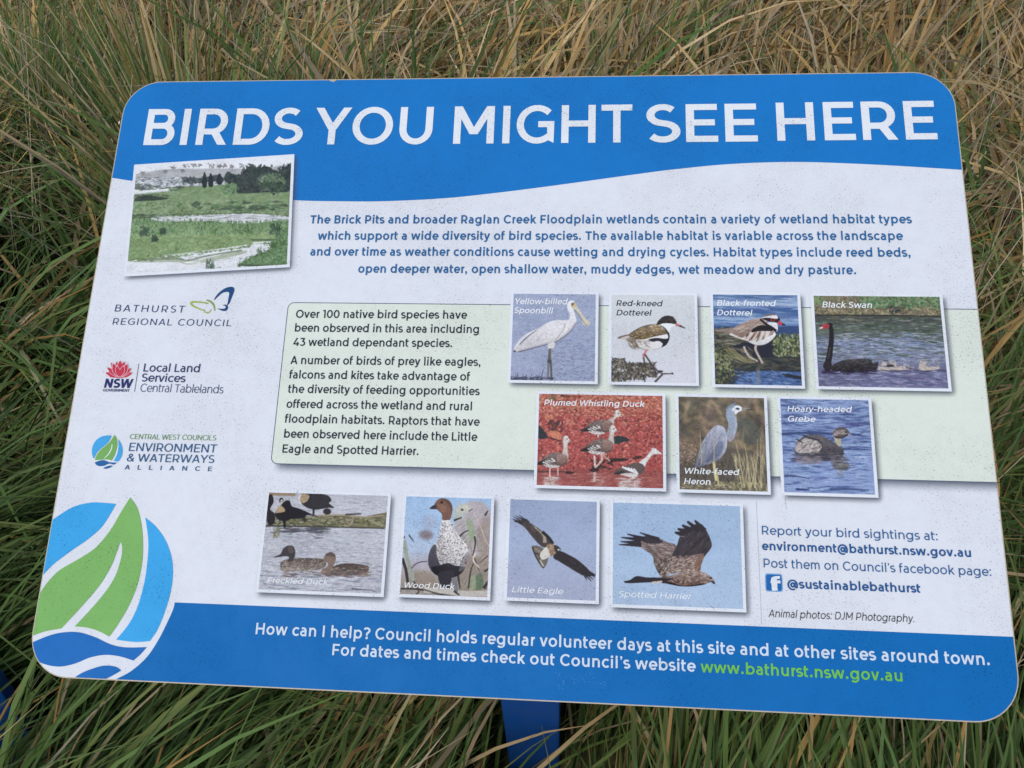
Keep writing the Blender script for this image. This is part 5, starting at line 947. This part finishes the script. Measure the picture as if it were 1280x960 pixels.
def make(name, label, cat, sets):
    Vs, Fs, Cs = [], [], []; off = 0
    for (x, y, az, t0, t1, ll, w_, col0, col1, kink, stem) in sets:
        n = len(x); s = np.linspace(0, 1, nS)[None]
        ang = t0[:, None] + (t1-t0)[:, None]*s**1.5
        ang = ang + kink[:, None]*(s > rg.uniform(.35, .8, (n, 1)))*rg.uniform(.7, 1.6, (n, 1))
        ang = np.minimum(ang, 2.35); ang[:, 0] = t0
        aa = az[:, None] + rg.normal(0, .25, (n, 1))*s*np.where(y < .8, .6, 1.7)[:, None]
        ds = (ll/(nS-1))[:, None]
        dx = np.sin(ang)*np.sin(aa)*ds; dy = np.sin(ang)*np.cos(aa)*ds; dz = np.cos(ang)*ds
        px = x[:, None]+np.cumsum(dx, 1)-dx[:, :1]; py = y[:, None]+np.cumsum(dy, 1)-dy[:, :1]
        z0 = gz(x, y)*np.exp(-(x**2+(y-3)**2)/90)
        pz = z0[:, None]-.01+np.cumsum(dz, 1)-dz[:, :1]; pz = np.maximum(pz, z0[:, None]+.012*np.arange(nS)[None]/nS - .01)
        # nothing may grow through the board, its post or the lens
        hb = BOT + py*math.tan(TILT) - .035
        bad = ((np.abs(px) < SW/2+.03) & (py > -.03) & (py < SH*math.cos(TILT)+.02) & (pz > hb) & (pz < hb+.25)).any(1)
        bad |= ((px > pxm-.055) & (px < pxm+.055) & (py > POST_Y-.01) & (py < POST_Y+.1)).any(1)
        bad |= ((px > pxm-.062) & (px < pxm+.062) & (py > -.09) & (py < POST_Y+.02) & (pz > .14)).any(1) & (rg.random(n) < .95)  # most blades between the camera and the post's face dropped
        bad |= ((np.abs(px-q[0]) < .11) & (py > q[1]-.3) & (py < q[1]) & (pz > .25)).any(1) & (rg.random(n) < .8)  # likewise blades that hide the marker post from the camera
        bad |= (np.sqrt((px-CAMW[0])**2+(py-CAMW[1])**2+(pz-CAMW[2])**2) < .8).any(1)
        bad |= ((np.abs(px-q[0]) < .085) & (np.abs(py-q[1]-.015) < .05) & (pz < q[2])).any(1)
        ok = ~bad; px, py, pz, aa, ang = px[ok], py[ok], pz[ok], aa[ok], ang[ok]; n = len(px); ww = w_[ok]
        tw = rg.uniform(-1.0, 1.0, (n, 1)) + rg.normal(0, .5, (n, 1))*s
        bx, by = np.cos(aa), -np.sin(aa); # across the blade
        ux, uy, uz = -np.cos(ang)*np.sin(aa), -np.cos(ang)*np.cos(aa), np.sin(ang)
        prof = (np.clip(np.minimum(1, .55+s*1.6)*(1-s**2.6), .04, 1) if not stem else np.clip(1-.55*s, .2, 1)*np.ones_like(s))*ww[:, None]/2
        ox = (bx*np.cos(tw)+ux*np.sin(tw))*prof; oy = (by*np.cos(tw)+uy*np.sin(tw))*prof; oz = uz*np.sin(tw)*prof
        Lp = np.stack([px-ox, py-oy, pz-oz], -1); Rp = np.stack([px+ox, py+oy, pz+oz], -1)
        v = np.stack([Lp, Rp], 2).reshape(-1, 3)
        c = col0[ok][:, None]*(1-s[..., None]**1.3)+col1[ok][:, None]*s[..., None]**1.3; c = np.repeat(c, 2, axis=1).reshape(-1, 3)
        base = off + np.arange(n)[:, None]*2*nS + np.arange(nS-1)[None]*2
        f = np.stack([base, base+1, base+3, base+2], -1).reshape(-1, 4)
        Vs.append(v); Fs.append(f); Cs.append(c); off += len(v)
    v = np.concatenate(Vs).astype(np.float32); f = np.concatenate(Fs).astype(np.int32); c = np.concatenate(Cs)
    me = bpy.data.meshes.new(name); me.vertices.add(len(v)); me.vertices.foreach_set('co', v.ravel()); me.loops.add(f.size); me.loops.foreach_set('vertex_index', f.ravel())
    me.polygons.add(len(f)); me.polygons.foreach_set('loop_start', np.arange(0, f.size, 4, dtype=np.int32)); me.polygons.foreach_set('use_smooth', np.ones(len(f), bool)); me.update(calc_edges=True)
    a_ = me.color_attributes.new('ink', 'FLOAT_COLOR', 'POINT'); cc = np.ones((len(v), 4), np.float32); cc[:, :3] = c; a_.data.foreach_set('color', cc.ravel())
    me.materials.append(M_GRASS); o = bpy.data.objects.new(name, me); C.objects.link(o); tag(o, label, cat, kind='stuff'); return o
def pal(cols, n): cols = np.array(cols); return cols[rg.integers(len(cols), size=n)]*np.clip(rg.normal(1, .2, (n, 1)), .55, 1.6)
GREEN = [(.085, .155, .032), (.115, .185, .04), (.07, .14, .045), (.135, .195, .05), (.10, .165, .055)]
GTIP = [(.125, .20, .05), (.15, .215, .055), (.105, .19, .05), (.21, .22, .07), (.14, .21, .065)]
STRAW = [(.54, .365, .15), (.44, .28, .10), (.61, .455, .25), (.43, .235, .075), (.54, .345, .115), (.54, .43, .28)]
STEM = [(.48, .40, .28), (.56, .46, .33), (.40, .32, .22), (.50, .38, .21)]
def field(x0, x1, y0, y1, dens):
    n = int((x1-x0)*(y1-y0)*dens); return rg.uniform(x0, x1, n), rg.uniform(y0, y1, n)
def lean_of(x, y):                           # the wind and the slope lay the near blades over to the right, the left clumps sideways
    nz = vnoise(x+4, y+4, 1.5, 5)-.5
    az = np.where(y < .6, np.where(x < 0, .72, .38) + nz*.9, .5 + nz*3.8)
    ln = np.where(y < .6, .66, .42) + (vnoise(x+4, y+4, 1.7, 6)-.5)*.7
    left = (x < -.5) & (y > .15) & (y < 1.35); az = np.where(left, 1.2+(vnoise(x+4, y+4, 2.6, 7)-.5)*2.6, az); ln = np.where(left, .95, ln)
    azs = np.where(y < .6, .28, np.where(left, .35, .55))
    return az, np.clip(ln, .08, 1.2), azs
_r = ray(185, 265); HOLE = CAMW + _r*((.05-CAMW[2])/_r[2])
green, dry = [], []
def sow(x0, x1, y0, y1, dens, per, wscale=1.0, sp=.055, lscale=1.0):
    cx, cy = field(x0, x1, y0, y1, dens)
    keep = vnoise(cx+20, cy+20, 3.1, 21) > np.where(cy > 1.1, .25, .10); cx, cy = cx[keep], cy[keep]                       # hollows between the tufts
    keep = ~((np.abs(cx-pxm) < .06) & (cy > -.10) & (cy < POST_Y+.1)); cx, cy = cx[keep], cy[keep]   # tufts left out so the camera sees the post
    keep = np.hypot(cx-HOLE[0], (cy-HOLE[1])*.8) > .17; cx, cy = cx[keep], cy[keep]                # a dark hollow left of the sign
    az, ln, azs = lean_of(cx, cy)
    L = (.42 + .36*vnoise(cx+4, cy+4, 1.9, 8))*np.where(cy > 1.1, 1.15, 1.0)*lscale
    x, y, a_, t0, t1, ll, idx, tb = blades(cx, cy, per, sp, L, az, ln, 0, azs)
    td = rg.normal(0, .16, len(cx)); d = dryness(x, y)+td[idx]; isdry = rg.random(len(x)) < d
    w_ = np.clip(rg.normal(.0066, .0020, len(x)), .0024, .013)*wscale
    w_ = w_*np.where(isdry & (y > 1), 1.2, 1.0); k = (rg.random(len(x)) < np.where(isdry, np.where(y > 1, .6, .3), .07)).astype(float)
    tint = np.clip(rg.normal(.9, .24, (len(cx), 1)), .45, 1.5)[idx]
    for sel, lst, c0, c1 in ((~isdry, green, GREEN, GTIP), (isdry, dry, STRAW, STRAW)):
        m_ = sel; n = int(m_.sum()); A0, A1 = pal(c0, n)*tint[m_], pal(c1, n)*tint[m_]
        if lst is dry: g = rg.random((n, 1)) < .2; A0 = np.where(g, pal(GREEN, n)*1.1, A0)
        lst.append((x[m_], y[m_], a_[m_], t0[m_], t1[m_], ll[m_], w_[m_], A0, A1, k[m_], False))
def stems(x0, x1, y0, y1, dens, per, az_m, L0=.85):
    cx, cy = field(x0, x1, y0, y1, dens); az = rg.normal(az_m, .5, len(cx)); ln = np.clip(rg.normal(.55, .3, len(cx)), .05, 1.1)
    x, y, a_, t0, t1, ll, idx, tb = blades(cx, cy, per, .05, np.full(len(cx), L0), az, ln, 1)
    n = len(x); w_ = np.clip(rg.normal(.0030, .0008, n), .0014, .006)
    dry.append((x, y, a_, t0, t1, ll, w_, pal(STEM, n), pal(STEM, n), (rg.random(n) < .18)*.8, True))
sow(-1.6, 1.6, -.5, .8, 88, 46, 1.15, .05, 1.12)
sow(-1.8, 1.8, .8, 1.3, 56, 44, 1.25)
sow(-2.6, 2.6, 1.3, 3.2, 34, 36, 1.95, .06)
sow(-3.6, 3.6, 3.2, 6.0, 20, 34, 2.3, .07)
sow(-6, 6, 6.0, 9.5, 8, 30, 2.4, .09)
sow(-5, -1.8, -1.2, 3.2, 9, 34, 1.5); sow(1.8, 5, -1.2, 3.2, 9, 34, 1.5)
stems(-2.4, 2.4, 1.2, 3.6, 13, 7, 1.0)
stems(-3.4, 3.4, 3.6, 6.0, 8, 6, .9, .8)
stems(.65, 1.7, -.1, 1.4, 14, 5, 1.2, .7)
make('long_grass', 'long arching green grass blades all round the sign', 'grass', green)
make('dry_grass', 'straw coloured dry grass blades and stems behind and right of sign', 'dry grass', dry)
# two tussocks that stand out from the sward
def tussock(x, y, n, L, lean, az, label, dryp):
    a_ = rg.uniform(-math.pi, math.pi, n); r = np.abs(rg.normal(0, .075, n)); px, py = x+np.sin(a_)*r, y+np.cos(a_)*r
    aa = np.where(rg.random(n) < .6, az+rg.normal(0, .5, n), a_); t0 = .05+r*2.2+np.abs(rg.normal(0, .07, n))+lean*.3; t1 = t0+np.abs(rg.normal(.25, .3, n))+lean*.5
    ll = L*np.clip(rg.normal(1, .2, n), .5, 1.4); w_ = np.clip(rg.normal(.0075, .002, n), .003, .012)
    isd = rg.random((n, 1)) < dryp; A0 = pal(GREEN, n)*1.15; A1 = np.where(isd, pal(STRAW, n), pal(GTIP, n)*1.15); A0 = np.where(isd & (rg.random((n, 1)) < .35), pal(STEM, n), A0)
    k = (rg.random(n) < .1).astype(float)
    o = make('grass_tussock', label, 'grass tussock', [(px, py, aa, t0, t1, ll, w_, A0, A1, k, False)]); del o['kind']; return o
g0 = lambda px_, py_, z: CAMW + ray(px_, py_)*((z-CAMW[2])/ray(px_, py_)[2])
tq = g0(262, 330, .1); tussock(tq[0], tq[1], 420, .95, .25, -.6, 'upright tussock of green and straw blades behind the upper left corner of the sign', .55)
tq = g0(60, 205, .1); tussock(tq[0], tq[1], 330, .75, .35, .3, 'bright green leafy tussock at upper left among brown grass', .15)
